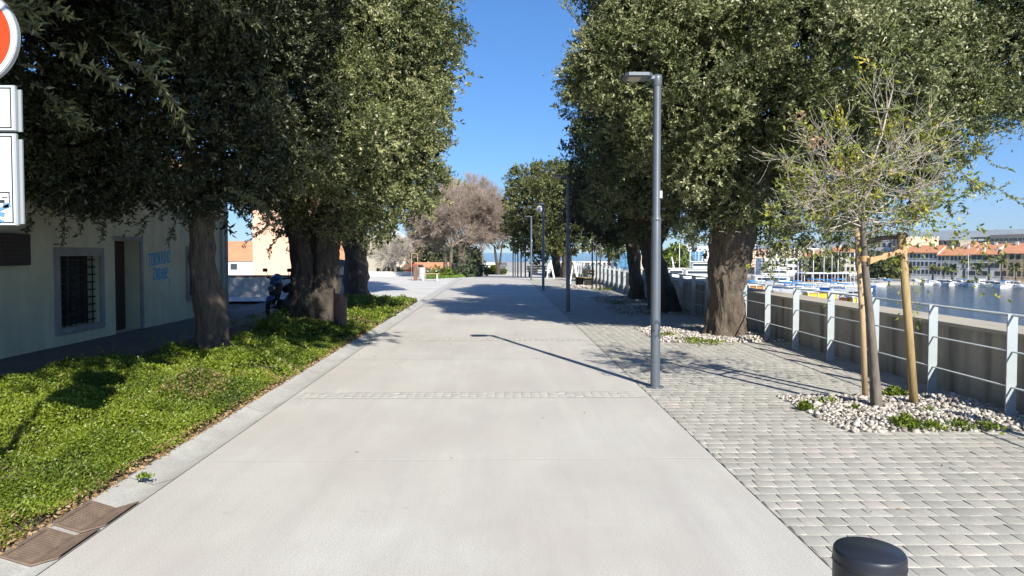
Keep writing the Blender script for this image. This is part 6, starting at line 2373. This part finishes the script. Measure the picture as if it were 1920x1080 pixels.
# white awning pavilion with dark red interior on the pier
ax = P(1550, 520, 232).x
t = empty('awning_pavilion', (ax, 232, -8.2), label='long white awning pavilion with dark red seating behind the marina', cat='pavilion')
b = MB(); b.box((0, 0, 2.9), (19, 7, .35), bev=.05); b.build('awning', M['white'], t)
b = MB()
for k in range(8):
    b.tube([(-9 + k * 18 / 7, -3.2, -.5), (-9 + k * 18 / 7, -3.2, 2.8)], .09, 6)
b.build('pavilion_post', M['white'], t)
b = MB()
for k in range(26):
    b.box((-9 + k * .72, random.uniform(-2.5, 2), .8), (.45, .45, random.uniform(1.1, 1.9)))
b.build('seating', M['rust'], t)
b = MB(); b.box((0, 3.3, 1.2), (18.6, .2, 3.0)); b.build('back_wall', M['darkblock'], t)
b = MB()
b.box((ax, 232, -8.75), (60, 12, 1.1))
tag(b.build('pier', M['concrete']), kind='structure')


# kiosk boats on the near side: white roofed cabins with amber blinds, yellow canopies
def cabin_boat(label, px, Y, pyt, w, m, wide=4.0, hh=2.0):
    p = P(px, pyt, Y)
    t = empty('tour_boat', (p.x, Y, WZ_), R(-6), label, 'boat', 'tour boats moored below the promenade')
    top = p.z - WZ_
    b = MB(); hull(b, w * 1.25, 3.4, max(top - hh - .3, .6)); b.build('hull', M['white'], t)
    b = MB()
    b.box((0, 0, top - .08), (w + .5, wide * .8, .16), bev=.04)
    b.build('cabin_roof', M['white'], t)
    b = MB()
    b.box((0, 0, top - .2 - hh / 2), (w * .96, wide * .7, hh * .9), bev=.05)
    b.build('side_screen', m, t)
    n = max(3, int(w / 1.3))
    for k in range(n + 1):
        for s in (-1, 1):
            b = MB()
            b.box((-w / 2 + w * k / n, s * wide * .37, top - .2 - hh / 2), (.12, .12, hh))
            b.build('cabin_post', M['white'], t)
    return t


cabin_boat('tour boat with amber blinds and white roof right of the thickest trunk', 1421, 118, 533, 3.6, M['amber'])
cabin_boat('tour boat with a bright yellow canopy below the white awning', 1537, 112, 546, 4.6, M['yellow'], hh=1.6)
cabin_boat('tour boat with a yellow screen close to the left stake', 1604, 106, 555, 1.8, M['yellow'], hh=1.6)
cabin_boat('tour boat with a red screen left of the small yellow one', 1588, 108, 556, 1.2, M['red'], hh=1.4)


# ------------------------------------------------------------------ HAZE  name=haze
b = MB()
b.box((3500, 4000, 300), (19000, 16000, 640))
hm = bpy.data.materials.new('haze')
hm.use_nodes = True
hm.node_tree.nodes.clear()
ho = hm.node_tree.nodes.new('ShaderNodeOutputMaterial')
hv = hm.node_tree.nodes.new('ShaderNodeVolumePrincipled')
hv.inputs['Color'].default_value = (0.72, 0.84, 1.0, 1)
hv.inputs['Density'].default_value = 0.00005
hv.inputs['Anisotropy'].default_value = 0.2
hm.node_tree.links.new(hv.outputs[0], ho.inputs['Volume'])
tag(b.build('haze', hm), 'thin blue air between the town and the mountains', 'haze', kind='stuff')
